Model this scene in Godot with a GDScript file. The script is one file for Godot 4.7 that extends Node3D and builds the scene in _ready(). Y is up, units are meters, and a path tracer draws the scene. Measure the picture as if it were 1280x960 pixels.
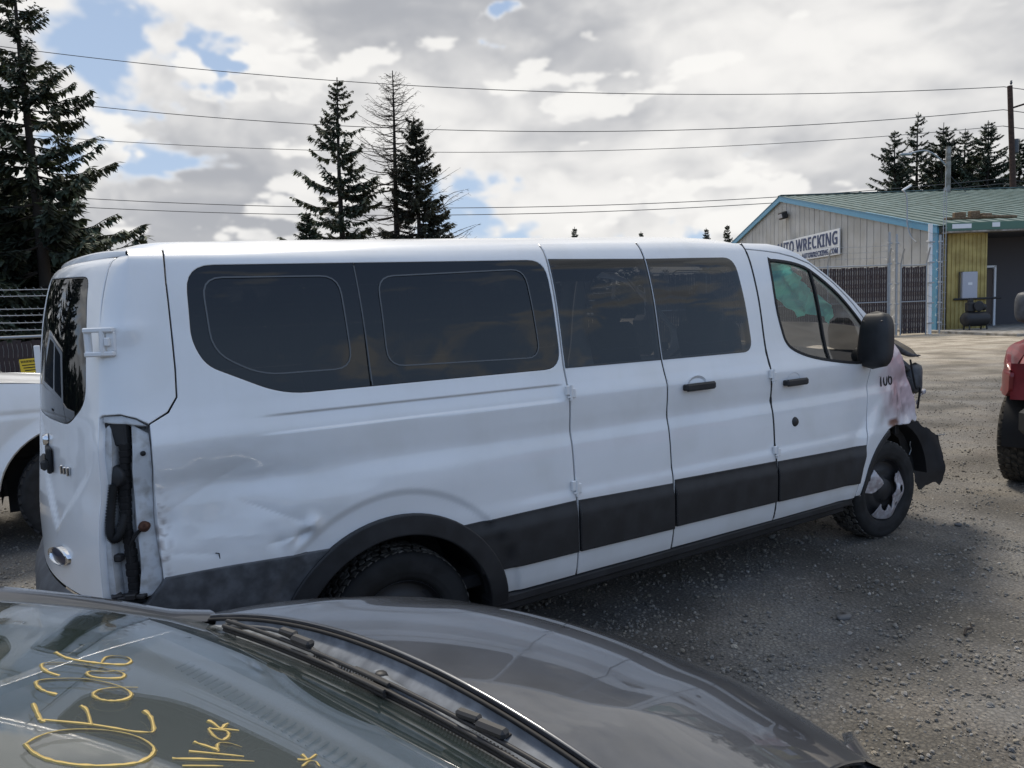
extends Node3D

# ------------------------------------------------------------------ mesh building
class MB:
	var v := PackedVector3Array()
	var n := PackedVector3Array()
	var c := PackedColorArray()
	var ix := PackedInt32Array()
	var col := Color(1, 1, 1)

	func vert(p: Vector3, nn: Vector3) -> int:
		v.append(p)
		n.append(nn)
		c.append(col)
		return v.size() - 1

	func face(a: int, b: int, d: int) -> void:
		var g := (v[b] - v[a]).cross(v[d] - v[a])
		if g.dot(n[a] + n[b] + n[d]) > 0.0:
			ix.append(a); ix.append(d); ix.append(b)
		else:
			ix.append(a); ix.append(b); ix.append(d)

	func tri(a: Vector3, b: Vector3, d: Vector3, out := Vector3.ZERO) -> void:
		var g := (b - a).cross(d - a).normalized()
		if out != Vector3.ZERO and g.dot(out) < 0.0:
			g = -g
		var i := vert(a, g)
		vert(b, g)
		vert(d, g)
		face(i, i + 1, i + 2)

	func quad(a: Vector3, b: Vector3, d: Vector3, e: Vector3, out := Vector3.ZERO) -> void:
		var g := (d - a).cross(e - b).normalized()
		if out != Vector3.ZERO and g.dot(out) < 0.0:
			g = -g
		var i := vert(a, g)
		vert(b, g)
		vert(d, g)
		vert(e, g)
		face(i, i + 1, i + 2)
		face(i, i + 2, i + 3)

	# a box with chamfered edges
	func box(at: Vector3, size: Vector3, basis := Basis(), r := 0.0) -> void:
		var h := size * 0.5
		r = minf(r, minf(h.x, minf(h.y, h.z)) * 0.9)
		var q := h - Vector3(r, r, r)
		var p := func(s: Vector3, axis: int) -> Vector3:
			var w := s * q
			w[axis] = s[axis] * h[axis]
			return at + basis * w
		for axis in 3:
			var o1 := (axis + 1) % 3
			var o2 := (axis + 2) % 3
			for s in [-1.0, 1.0]:
				var k: Array[Vector3] = []
				for st: Array in [[-1.0, -1.0], [1.0, -1.0], [1.0, 1.0], [-1.0, 1.0]]:
					var w := Vector3.ZERO
					w[axis] = s
					w[o1] = st[0]
					w[o2] = st[1]
					k.append(p.call(w, axis))
				var nn := Vector3.ZERO
				nn[axis] = s
				quad(k[0], k[1], k[2], k[3], basis * nn)
			if r > 0.0:
				for s1 in [-1.0, 1.0]:
					for s2 in [-1.0, 1.0]:
						var k: Array[Vector3] = []
						for t in [-1.0, 1.0]:
							var w := Vector3.ZERO
							w[axis] = t
							w[o1] = s1
							w[o2] = s2
							k.append(p.call(w, o1))
							k.append(p.call(w, o2))
						var nn := Vector3.ZERO
						nn[o1] = s1
						nn[o2] = s2
						quad(k[0], k[1], k[3], k[2], basis * nn)
		if r > 0.0:
			for sx in [-1.0, 1.0]:
				for sy in [-1.0, 1.0]:
					for sz in [-1.0, 1.0]:
						var s := Vector3(sx, sy, sz)
						tri(p.call(s, 0), p.call(s, 1), p.call(s, 2), basis * s)

	# a bar between two points
	func bar(a: Vector3, b: Vector3, w: float, h: float, r := 0.0, up := Vector3.UP) -> void:
		var z := (b - a).normalized()
		if absf(z.dot(up)) > 0.95:
			up = Vector3.RIGHT
		var x := up.cross(z).normalized()
		box((a + b) * 0.5, Vector3(w, h, a.distance_to(b)), Basis(x, z.cross(x), z), r)

	func tube(path: Array, rad: Variant, sides := 8, caps := true, squash := 1.0) -> void:
		var m := path.size()
		var up := Vector3.UP
		var d0: Vector3 = (path[1] - path[0]).normalized()
		if absf(d0.dot(up)) > 0.9:
			up = Vector3.RIGHT
		var base := v.size()
		for k in m:
			var d: Vector3 = (path[mini(k + 1, m - 1)] - path[maxi(k - 1, 0)]).normalized()
			var x := up.cross(d).normalized()
			up = d.cross(x).normalized()
			var r: float = rad[k] if rad is Array else rad
			for s in sides:
				var a := TAU * s / sides
				var o := x * cos(a) + up * sin(a) * squash
				vert(path[k] + o * r, o)
		for k in m - 1:
			for s in sides:
				var t := (s + 1) % sides
				face(base + k * sides + s, base + k * sides + t, base + (k + 1) * sides + t)
				face(base + k * sides + s, base + (k + 1) * sides + t, base + (k + 1) * sides + s)
		if caps:
			for e in [0, m - 1]:
				var d: Vector3 = (path[0] - path[1]).normalized() if e == 0 else (path[m - 1] - path[m - 2]).normalized()
				var ct := vert(path[e], d)
				for s in sides:
					vert(v[base + e * sides + s], d)
				for s in sides:
					face(ct, ct + 1 + s, ct + 1 + (s + 1) % sides)

	# profile of (radius, height along axis) turned round the axis; sharp profile corners when flat
	func lathe(profile: Array, at: Vector3, axis: Vector3, segs := 32, flat := false, arc := TAU, from := 0.0) -> void:
		axis = axis.normalized()
		var x := axis.cross(Vector3.UP if absf(axis.y) < 0.9 else Vector3.RIGHT).normalized()
		var y := axis.cross(x)
		var m := profile.size()
		var spans: Array = []
		if flat:
			for k in m - 1:
				spans.append([k, k + 1])
		else:
			spans.append(range(m))
		for sp: Array in spans:
			var base := v.size()
			var cnt := sp.size()
			for k in cnt:
				var i0: int = sp[maxi(k - 1, 0)]
				var i1: int = sp[mini(k + 1, cnt - 1)]
				var tg: Vector2 = (profile[i1] - profile[i0]).normalized()
				var pr: Vector2 = profile[sp[k]]
				for s in segs + 1:
					var a := from + arc * s / segs
					var o := x * cos(a) + y * sin(a)
					vert(at + o * pr.x + axis * pr.y, (o * tg.y - axis * tg.x).normalized())
			for k in cnt - 1:
				for s in segs:
					var a := base + k * (segs + 1) + s
					face(a, a + 1, a + segs + 2)
					face(a, a + segs + 2, a + segs + 1)

	# a sheet from a function of (u, v); normals face away from `inside`
	func sheet(f: Callable, us: Array, vs: Array, inside: Vector3, toward := false) -> void:
		var base := v.size()
		var nu := us.size()
		var nv := vs.size()
		for j in nv:
			for i in nu:
				vert(f.call(us[i], vs[j]), Vector3.ZERO)
		for j in nv:
			for i in nu:
				var dx := v[base + j * nu + mini(i + 1, nu - 1)] - v[base + j * nu + maxi(i - 1, 0)]
				var dy := v[base + mini(j + 1, nv - 1) * nu + i] - v[base + maxi(j - 1, 0) * nu + i]
				var g := dx.cross(dy).normalized()
				var p := v[base + j * nu + i]
				if (g.dot(p - inside) < 0.0) != toward:
					g = -g
				n[base + j * nu + i] = g
		for j in nv - 1:
			for i in nu - 1:
				var a := base + j * nu + i
				face(a, a + 1, a + nu + 1)
				face(a, a + nu + 1, a + nu)

	func add(o: MB, t: Transform3D) -> void:
		var base := v.size()
		for k in o.v.size():
			v.append(t * o.v[k])
			n.append((t.basis * o.n[k]).normalized())
			c.append(o.c[k])
		for k in o.ix:
			ix.append(base + k)

	func mesh() -> ArrayMesh:
		var arr := []
		arr.resize(Mesh.ARRAY_MAX)
		arr[Mesh.ARRAY_VERTEX] = v
		arr[Mesh.ARRAY_NORMAL] = n
		arr[Mesh.ARRAY_COLOR] = c
		arr[Mesh.ARRAY_INDEX] = ix
		var m := ArrayMesh.new()
		m.add_surface_from_arrays(Mesh.PRIMITIVE_TRIANGLES, arr)
		return m

var rng := RandomNumberGenerator.new()
var M := {}
var used := {}

func numbered(called: String, parent: Node) -> String:
	var key := str(parent.get_instance_id()) + called
	var k: int = used.get(key, 0)
	used[key] = k + 1
	return called if k == 0 else "%s_%03d" % [called, k]

func thing(called: String, label: String, category: String, at := Vector3.ZERO, turn := 0.0, group := "") -> Node3D:
	var o := Node3D.new()
	o.name = numbered(called, self)
	add_child(o, true)
	o.position = at
	o.rotation.y = turn
	return tag(o, label, category, group)

func tag(o: Node3D, label: String, category: String, group := "") -> Node3D:
	o.set_meta("label", label)
	o.set_meta("category", category)
	if group:
		o.set_meta("group", group)
	return o

func part(called: String, mb: Variant, m: Material, parent: Node, label := "", kind := "") -> MeshInstance3D:
	var o := MeshInstance3D.new()
	o.name = numbered(called, parent)
	o.mesh = mb.mesh() if mb is MB else mb
	o.material_override = m
	parent.add_child(o, true)
	if label:
		o.set_meta("label", label)
	if kind:
		o.set_meta("kind", kind)
	return o

func struct(called: String, mb: Variant, m: Material) -> MeshInstance3D:
	return part(called, mb, m, self, "", "structure")

func copy_of(o: Node3D, at: Vector3, turn: float, label: String) -> Node3D:
	var d: Node3D = o.duplicate()
	d.name = numbered(String(o.name).rstrip("_0123456789"), self)
	add_child(d, true)
	d.position = at
	d.rotation.y = turn
	d.set_meta("label", label)
	return d

func steps(a: float, b: float, k: int) -> Array:
	var r := []
	for i in k + 1:
		r.append(lerpf(a, b, float(i) / k))
	return r

func pts(flat: Array) -> PackedVector2Array:
	var r := PackedVector2Array()
	for i in flat.size() / 2:
		r.append(Vector2(flat[i * 2], flat[i * 2 + 1]))
	return r

func arc_pts(c: Vector2, r: float, a0: float, a1: float, k: int) -> PackedVector2Array:
	var o := PackedVector2Array()
	for i in k + 1:
		var a := deg_to_rad(lerpf(a0, a1, float(i) / k))
		o.append(c + Vector2(cos(a), sin(a)) * r)
	return o

# corners of a polygon rounded; rad for all corners
func rounded(p: PackedVector2Array, rad: float, k := 5) -> PackedVector2Array:
	var o := PackedVector2Array()
	var m := p.size()
	for i in m:
		var a := p[(i + m - 1) % m]
		var b := p[i]
		var d := p[(i + 1) % m]
		var r := minf(rad, minf(a.distance_to(b), b.distance_to(d)) * 0.45)
		var s := b + (a - b).normalized() * r
		var e := b + (d - b).normalized() * r
		for j in k + 1:
			var t := float(j) / k
			o.append(s.lerp(b, t).lerp(b.lerp(e, t), t))
	return o

# points passed through smoothly (closed)
func smooth_loop(p: PackedVector2Array, k := 4) -> PackedVector2Array:
	var o := PackedVector2Array()
	var m := p.size()
	for i in m:
		for j in k:
			o.append(p[i].cubic_interpolate(p[(i + 1) % m], p[(i + m - 1) % m], p[(i + 2) % m], float(j) / k))
	return o

func smooth_path(p: Array, k := 4) -> Array:
	var o := []
	var m := p.size()
	for i in m - 1:
		for j in k:
			o.append(p[i].cubic_interpolate(p[i + 1], p[maxi(i - 1, 0)], p[mini(i + 2, m - 1)], float(j) / k))
	o.append(p[m - 1])
	return o

func subdivided(p: PackedVector2Array, most: float) -> PackedVector2Array:
	var o := PackedVector2Array()
	for i in p.size():
		var a := p[i]
		var b := p[(i + 1) % p.size()]
		var k := maxi(1, ceili(a.distance_to(b) / most))
		for j in k:
			o.append(a.lerp(b, float(j) / k))
	return o

func shifted(p: PackedVector2Array, e: float) -> PackedVector2Array:   # e > 0 shrinks a counter-clockwise loop
	var o := PackedVector2Array()
	var m := p.size()
	for i in m:
		var d1 := (p[i] - p[(i + m - 1) % m]).normalized()
		var d2 := (p[(i + 1) % m] - p[i]).normalized()
		var n1 := Vector2(-d1.y, d1.x)
		var n2 := Vector2(-d2.y, d2.x)
		var b := (n1 + n2)
		var l := b.length()
		if l < 0.2:
			o.append(p[i])
			continue
		b /= l
		o.append(p[i] + b * e / maxf(b.dot(n1), 0.4))
	return o

# a piece of sheet metal, plastic or glass lying on a curved surface: surf(Vector2) -> Vector3
# outline with holes, rounded lip, turned-in edge; the outside faces away from `inside`
func panel(surf: Callable, outline: PackedVector2Array, holes: Array, du: float, dv: float, inside: Callable, depth := 0.02, off := 0.0, lip := 0.003, tint: Variant = null) -> MB:
	var mb := MB.new()
	var eps := 0.003
	var cache := {}
	var put := func(p: Vector2) -> Array:
		if cache.has(p):
			return cache[p]
		var a: Vector3 = surf.call(p)
		var ax: Vector3 = (surf.call(p + Vector2(eps, 0)) as Vector3) - (surf.call(p - Vector2(eps, 0)) as Vector3)
		var ay: Vector3 = (surf.call(p + Vector2(0, eps)) as Vector3) - (surf.call(p - Vector2(0, eps)) as Vector3)
		var g := ax.cross(ay).normalized()
		if g.dot(a - (inside.call(a) as Vector3)) < 0.0:
			g = -g
		var r := [a + g * off, g]
		cache[p] = r
		return r
	var step := minf(maxf(du, dv), 0.03)
	var loops: Array[PackedVector2Array] = []
	var all := [outline]
	all.append_array(holes)
	for k in all.size():
		var p: PackedVector2Array = all[k]
		p = p.duplicate()
		if Geometry2D.is_polygon_clockwise(p) != (k > 0):
			p.reverse()
		loops.append(subdivided(p, step))
	# lip and turned-in edge
	var inner: Array[PackedVector2Array] = []
	for k in loops.size():
		var p := loops[k]
		var q := shifted(p, lip)
		inner.append(q)
		var m := p.size()
		var rows := []
		for i in m:
			var s: Array = put.call(q[i])
			var e: Array = put.call(p[i])
			var g: Vector3 = e[1]
			var out: Vector3 = ((e[0] as Vector3) - (s[0] as Vector3))
			out = (out - g * out.dot(g)).normalized()
			mb.col = tint.call(q[i], s[0]) if tint != null else Color(1, 1, 1)
			rows.append([mb.vert(s[0], s[1]), mb.vert((e[0] as Vector3) - g * lip * 0.7, (g + out).normalized()), mb.vert((e[0] as Vector3) - g * lip * 0.8, out), mb.vert((e[0] as Vector3) - g * depth, out)])
		for i in m:
			var a: Array = rows[i]
			var b: Array = rows[(i + 1) % m]
			for t: Array in [[0, 1], [2, 3]]:
				mb.face(a[t[0]], b[t[0]], b[t[1]])
				mb.face(a[t[0]], b[t[1]], a[t[1]])
	# the face, cell by cell
	var lo := inner[0][0]
	var hi := lo
	for p in inner[0]:
		lo = lo.min(p)
		hi = hi.max(p)
	var nx := maxi(1, ceili((hi.x - lo.x) / du))
	var ny := maxi(1, ceili((hi.y - lo.y) / dv))
	var cs := Vector2((hi.x - lo.x) / nx, (hi.y - lo.y) / ny)
	var crossed := {}
	for p in inner:
		for i in p.size():
			var a := p[i]
			var b := p[(i + 1) % p.size()]
			var k := maxi(1, ceili(maxf(absf(b.x - a.x) / cs.x, absf(b.y - a.y) / cs.y) * 3.0))
			for j in k + 1:
				var t := (a.lerp(b, float(j) / k) - lo) / cs
				for ex in [-0.02, 0.02]:
					for ey in [-0.02, 0.02]:
						crossed[Vector2i(clampi(floori(t.x + ex), 0, nx - 1), clampi(floori(t.y + ey), 0, ny - 1))] = true
	var at := {}
	var vid := func(p: Vector2) -> int:
		var key := Vector2(snappedf(p.x, 0.00005), snappedf(p.y, 0.00005))
		if at.has(key):
			return at[key]
		var s: Array = put.call(p)
		mb.col = tint.call(p, s[0]) if tint != null else Color(1, 1, 1)
		var i := mb.vert(s[0], s[1])
		at[key] = i
		return i
	for j in ny:
		for i in nx:
			var a := lo + Vector2(i, j) * cs
			var cell := PackedVector2Array([a, Vector2(lo.x + (i + 1) * cs.x, a.y), Vector2(lo.x + (i + 1) * cs.x, lo.y + (j + 1) * cs.y), Vector2(a.x, lo.y + (j + 1) * cs.y)])
			if not crossed.has(Vector2i(i, j)):
				var ct := a + cs * 0.5
				var ok := Geometry2D.is_point_in_polygon(ct, inner[0])
				for k in range(1, inner.size()):
					ok = ok and not Geometry2D.is_point_in_polygon(ct, inner[k])
				if ok:
					var q := [vid.call(cell[0]), vid.call(cell[1]), vid.call(cell[2]), vid.call(cell[3])]
					mb.face(q[0], q[1], q[2])
					mb.face(q[0], q[2], q[3])
				continue
			var pieces: Array = Geometry2D.intersect_polygons(cell, inner[0])
			for k in range(1, inner.size()):
				var next := []
				for pc: PackedVector2Array in pieces:
					next.append_array(Geometry2D.clip_polygons(pc, inner[k]))
				pieces = next
			for pc: PackedVector2Array in pieces:
				var ids := Geometry2D.triangulate_polygon(pc)
				for t in ids.size() / 3:
					var t0: int = vid.call(pc[ids[t * 3]])
					var t1: int = vid.call(pc[ids[t * 3 + 1]])
					var t2: int = vid.call(pc[ids[t * 3 + 2]])
					if t0 != t1 and t1 != t2 and t0 != t2:
						mb.face(t0, t1, t2)
	return mb

# a flat outline in the plane of two axes, given a thickness
func slab(outline: PackedVector2Array, origin: Vector3, ax: Vector3, ay: Vector3, thick: float) -> MB:
	var mb := MB.new()
	var nn := ax.cross(ay).normalized()
	var ids := Geometry2D.triangulate_polygon(outline)
	for s in [0.0, 1.0]:
		var g: Vector3 = nn if s == 0.0 else -nn
		var base := mb.v.size()
		for p in outline:
			mb.vert(origin + ax * p.x + ay * p.y - nn * thick * s, g)
		for t in ids.size() / 3:
			mb.face(base + ids[t * 3], base + ids[t * 3 + 1], base + ids[t * 3 + 2])
	var ccw := not Geometry2D.is_polygon_clockwise(outline)
	for i in outline.size():
		var a := outline[i]
		var b := outline[(i + 1) % outline.size()]
		var d := (b - a).normalized()
		var o := Vector2(d.y, -d.x) * (1.0 if ccw else -1.0)
		var pa := origin + ax * a.x + ay * a.y
		var pb := origin + ax * b.x + ay * b.y
		mb.quad(pa, pb, pb - nn * thick, pa - nn * thick, ax * o.x + ay * o.y)
	return mb

func letters(s: String, size: float, depth := 0.004, bold := true, mono := false) -> TextMesh:
	var t := TextMesh.new()
	var f := SystemFont.new()
	f.font_names = PackedStringArray(["Droid Sans Mono" if mono else "Droid Sans"])
	f.font_weight = 700 if bold else 400
	t.font = f
	t.text = s
	t.font_size = 64
	t.pixel_size = size / 46.0      # size is the height of a capital
	t.depth = depth
	return t

# ------------------------------------------------------------------ materials
func lin(r: float, g: float, b: float, a := 1.0) -> Color:
	var k := Color(r, g, b).linear_to_srgb()
	k.a = a
	return k

func mat(called: String, r: float, g: float, b: float, rough := 0.6, metal := 0.0, coat := 0.0) -> StandardMaterial3D:
	var m := StandardMaterial3D.new()
	m.resource_name = called
	m.albedo_color = lin(r, g, b)
	m.roughness = rough
	m.metallic = metal
	if coat > 0.0:
		m.clearcoat_enabled = true
		m.clearcoat = coat
		m.clearcoat_roughness = 0.06
	M[called] = m
	return m

func noise_tex(kind: int, freq: float, oct: int, lo: Color, hi: Color, size := 512, sd := 1, mid := Color(0, 0, 0, 0), p0 := 0.0, p1 := 1.0) -> NoiseTexture2D:
	var f := FastNoiseLite.new()
	f.noise_type = kind
	f.frequency = freq
	f.fractal_octaves = oct
	f.seed = sd
	if kind == FastNoiseLite.TYPE_CELLULAR:
		f.cellular_return_type = FastNoiseLite.RETURN_DISTANCE2_SUB
		if oct <= 1:
			f.fractal_type = FastNoiseLite.FRACTAL_NONE
	var t := NoiseTexture2D.new()
	t.width = size
	t.height = size
	t.seamless = true
	t.noise = f
	var g := Gradient.new()
	g.offsets = PackedFloat32Array([p0, p1])
	g.colors = PackedColorArray([lo, hi])
	if mid.a > 0.0:
		g.add_point((p0 + p1) * 0.5, mid)
	t.color_ramp = g
	return t

func textured(m: StandardMaterial3D, t: Texture2D, scale: float, world := false) -> void:
	m.albedo_texture = t
	m.uv1_triplanar = true
	m.uv1_world_triplanar = world
	m.uv1_scale = Vector3(scale, scale, scale)

func relief(m: StandardMaterial3D, t: Texture2D, cm: float) -> void:
	m.heightmap_enabled = true
	m.heightmap_texture = t
	m.heightmap_scale = cm

func glass(called: String, r: float, g: float, b: float, alpha: float) -> StandardMaterial3D:
	var m := mat(called, r, g, b, 0.02)
	m.transparency = BaseMaterial3D.TRANSPARENCY_ALPHA
	m.albedo_color.a = alpha
	m.cull_mode = BaseMaterial3D.CULL_DISABLED
	return m

# ------------------------------------------------------------------ the scene
func _ready() -> void:
	rng.seed = 7
	# camera: about 1.7 m above the gravel, between the grey car and the van
	var cam := Camera3D.new()
	cam.name = "camera"
	cam.fov = 55.05
	cam.near = 0.05
	cam.far = 4000.0
	cam.position = Vector3(-1.22, 1.708, 3.856)
	var fw := Vector3(sin(0.565) * cos(-0.097), sin(-0.097), -cos(0.565) * cos(-0.097))
	cam.basis = Basis.looking_at(fw, Vector3.UP) * Basis(Vector3.BACK, -0.039)
	add_child(cam)
	cam.current = true

	# sky: broken cloud round the sun, clearer blue behind the photographer
	var env := Environment.new()
	env.background_mode = Environment.BG_SKY
	env.tonemap_mode = Environment.TONE_MAPPER_LINEAR
	env.tonemap_exposure = 1.7
	env.sdfgi_enabled = true
	env.ssao_enabled = true
	env.ssil_enabled = true
	var sky := Sky.new()
	var sm := PanoramaSkyMaterial.new()
	sm.panorama = cloud_sky()
	sky.sky_material = sm
	env.sky = sky
	var we := WorldEnvironment.new()
	we.name = "world_environment"
	we.environment = env
	add_child(we)

	# the sun behind thin cloud, beyond the van
	var sun := DirectionalLight3D.new()
	sun.name = "sun"
	sun.light_energy = 0.6
	sun.light_color = Color(1.0, 0.96, 0.9)
	sun.light_angular_distance = 12.0
	sun.shadow_enabled = true
	add_child(sun)
	var to_sun := Vector3(0.25, 1.25, -0.75).normalized()
	sun.basis = Basis.looking_at(-to_sun, Vector3.UP)

	materials()
	ground()
	yard_building()
	fences()
	trees()
	poles_and_wires()
	van()
	grey_car()
	trucks()
	small_things()

var holes := []     # breaks in the cloud: [direction, size, depth]
var sky_n: Array[FastNoiseLite] = []
const SKY_W := 2560
var sky_px: PackedFloat32Array
var sky_rows := {}

func cloud_at(q: Vector3) -> float:      # heaped cloud: broad masses with billows on them
	var w := Vector3(sky_n[2].get_noise_3dv(q * 2.6), sky_n[2].get_noise_3dv(q * 2.6 + Vector3(5, 1, 7)), sky_n[2].get_noise_3dv(q * 2.6 + Vector3(9, 4, 1))) * 0.09
	var p := q + w
	return sky_n[0].get_noise_3dv(p) * 0.85 - sky_n[3].get_noise_3dv(p) * 0.24 + sky_n[1].get_noise_3dv(p) * 0.46

func heap_at(q: Vector3) -> float:
	var w := sky_n[2].get_noise_3dv(q * 2.3) * 0.08
	var p := q + Vector3(w, w * 0.5, -w)
	return sky_n[0].get_noise_3dv(p * 1.3) * 0.75 - sky_n[3].get_noise_3dv(p * 1.2) * 0.30 + sky_n[1].get_noise_3dv(p * 1.2) * 0.14

func sky_row(j: int) -> void:
	var out := PackedFloat32Array()
	out.resize(SKY_W * 3)
	var el := PI * (0.5 - (j + 0.5) / (SKY_W / 2))
	var ce := cos(el)
	var y := sin(el)
	for i in SKY_W:
		var az := (i + 0.5) / SKY_W * TAU
		var d := Vector3(sin(az) * ce, maxf(y, 0.0), -cos(az) * ce)
		var q := Vector3(d.x, d.y * 1.9, d.z)
		# cover falls off away from the sun's side
		var front := d.dot(Vector3(0.5, 0.25, -0.82))
		var cover := lerpf(-0.24, 0.70, smoothstep(-0.35, 0.45, front)) + 0.10 * smoothstep(0.3, 0.7, y)
		var c0 := cloud_at(q)
		var dn := cover + c0
		var dw := (d + Vector3(sky_n[3].get_noise_3dv(q * 1.6), sky_n[3].get_noise_3dv(q * 1.6 + Vector3(7, 2, 4)), sky_n[3].get_noise_3dv(q * 1.6 + Vector3(1, 9, 5))) * 0.055).normalized()
		for h: Array in holes:
			var g: float = dw.dot(h[0])
			if g > h[3]:
				dn -= h[2] * exp(-(1.0 - g) / h[1])
		var a := smoothstep(-0.10, 0.26, dn + 0.10 * sky_n[1].get_noise_3dv(q * 2.1))
		var blue := Color(0.32, 0.43, 0.60).lerp(Color(0.20, 0.28, 0.45), smoothstep(0.0, 0.75, y))
		blue = blue.lerp(Color(0.36, 0.46, 0.59), 0.6 * smoothstep(0.25, -0.02, y))
		# lit tops and thin edges, grey undersides
		var above := cloud_at(q + Vector3(0, 0.06, 0)) - c0
		var puff := sky_n[3].get_noise_3dv(q * 1.3 + Vector3(2, 5, 3))
		var shade := 0.36 + above * 0.55 + 0.95 * sky_n[2].get_noise_3dv(q * 1.15 + Vector3(3.4, 8, 2)) + 0.14 * puff + 0.10 * sky_n[1].get_noise_3dv(q * 0.9) + 0.22 * smoothstep(0.4, 1.2, dn)
		shade = smoothstep(0.0, 0.95, shade) * smoothstep(0.02, 0.34, dn)
		var cl := Color(0.665, 0.655, 0.64).lerp(Color(0.315, 0.325, 0.35), shade)
		cl = cl.lerp(Color(0.56, 0.55, 0.53), 0.40 * smoothstep(0.14, 0.0, y))
		# a nearer layer of heaped cloud: bright rounded tops over grey bases
		var q2 := Vector3(d.x, d.y * 2.6, d.z) * 1.25 + Vector3(4.0, 1.5, 2.0)
		var h0 := heap_at(q2)
		var dn2 := h0 - lerpf(0.50, 0.06, smoothstep(-0.1, 0.5, front)) - 0.30 * (1.0 - a)
		var a2 := smoothstep(0.0, 0.075, dn2)
		var up2 := heap_at(q2 + Vector3(0, 0.10, 0)) - h0
		var sh2 := smoothstep(-0.22, 0.20, up2) * smoothstep(0.0, 0.22, dn2)
		var c2 := Color(0.70, 0.69, 0.67).lerp(Color(0.36, 0.37, 0.395), sh2 * 0.85)
		var glow := smoothstep(-0.1, 0.9, front)
		var k := lerpf(0.86, 0.82, glow)
		var kb := lerpf(1.0, 0.86, glow)
		blue = Color(blue.r * kb * 1.04, blue.g * kb, blue.b * kb * 0.95)
		var o := blue.lerp(Color(cl.r * k, cl.g * k, cl.b * k), a)
		o = o.lerp(Color(c2.r * k, c2.g * k, c2.b * k), a2 * 0.85)
		o = Color(o.r * lerpf(0.93, 1.0, glow), o.g * lerpf(0.98, 1.0, glow), o.b * lerpf(1.04, 1.0, glow))
		out[i * 3] = o.r
		out[i * 3 + 1] = o.g
		out[i * 3 + 2] = o.b
	sky_rows[j] = out

func cloud_sky() -> ImageTexture:
	for k in 4:
		var f := FastNoiseLite.new()
		f.noise_type = FastNoiseLite.TYPE_SIMPLEX_SMOOTH
		f.seed = 11 + k * 5
		f.frequency = [1.7, 8.5, 1.0, 3.4][k]
		f.fractal_octaves = [3, 6, 3, 4][k]
		f.fractal_gain = 0.52
		if k == 3:
			f.fractal_type = FastNoiseLite.FRACTAL_RIDGED
		sky_n.append(f)
	for h: Array in SKY_BREAKS:
		var az: float = deg_to_rad(h[0])
		var el: float = deg_to_rad(h[1])
		holes.append([Vector3(sin(az) * cos(el), sin(el), -cos(az) * cos(el)), 1.0 - cos(deg_to_rad(h[2])), h[3], cos(deg_to_rad(h[2] * 2.4))])
	var hh := SKY_W / 2
	for j in hh:
		sky_rows[j] = PackedFloat32Array()
	var up := hh / 2 + 2
	var task := WorkerThreadPool.add_group_task(sky_row, up, -1, true)
	WorkerThreadPool.wait_for_group_task_completion(task)
	var bytes := PackedFloat32Array()
	var haze := PackedFloat32Array()
	haze.resize(SKY_W * 3)
	for i in SKY_W:
		haze[i * 3] = 0.16
		haze[i * 3 + 1] = 0.15
		haze[i * 3 + 2] = 0.14
	for j in hh:
		bytes.append_array(sky_rows[j] if j < up else haze)
	return ImageTexture.create_from_image(Image.create_from_data(SKY_W, hh, false, Image.FORMAT_RGBF, bytes.to_byte_array()))

# azimuth (degrees clockwise from north = -z), height, size, depth
const SKY_BREAKS := [
	[6.0, 19.5, 2.8, 0.70], [9.5, 13.0, 2.4, 0.62], [13.0, 18.5, 1.6, 0.55], [35.0, 22.5, 1.5, 0.9], [31.5, 9.5, 3.0, 0.70], [27.5, 6.0, 2.6, 0.60],
	[35.5, 6.5, 2.2, 0.50], [41.0, 5.5, 2.4, 0.55], [47.0, 5.5, 2.0, 0.55], [2.5, 12.0, 2.0, 0.5],
]

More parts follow.
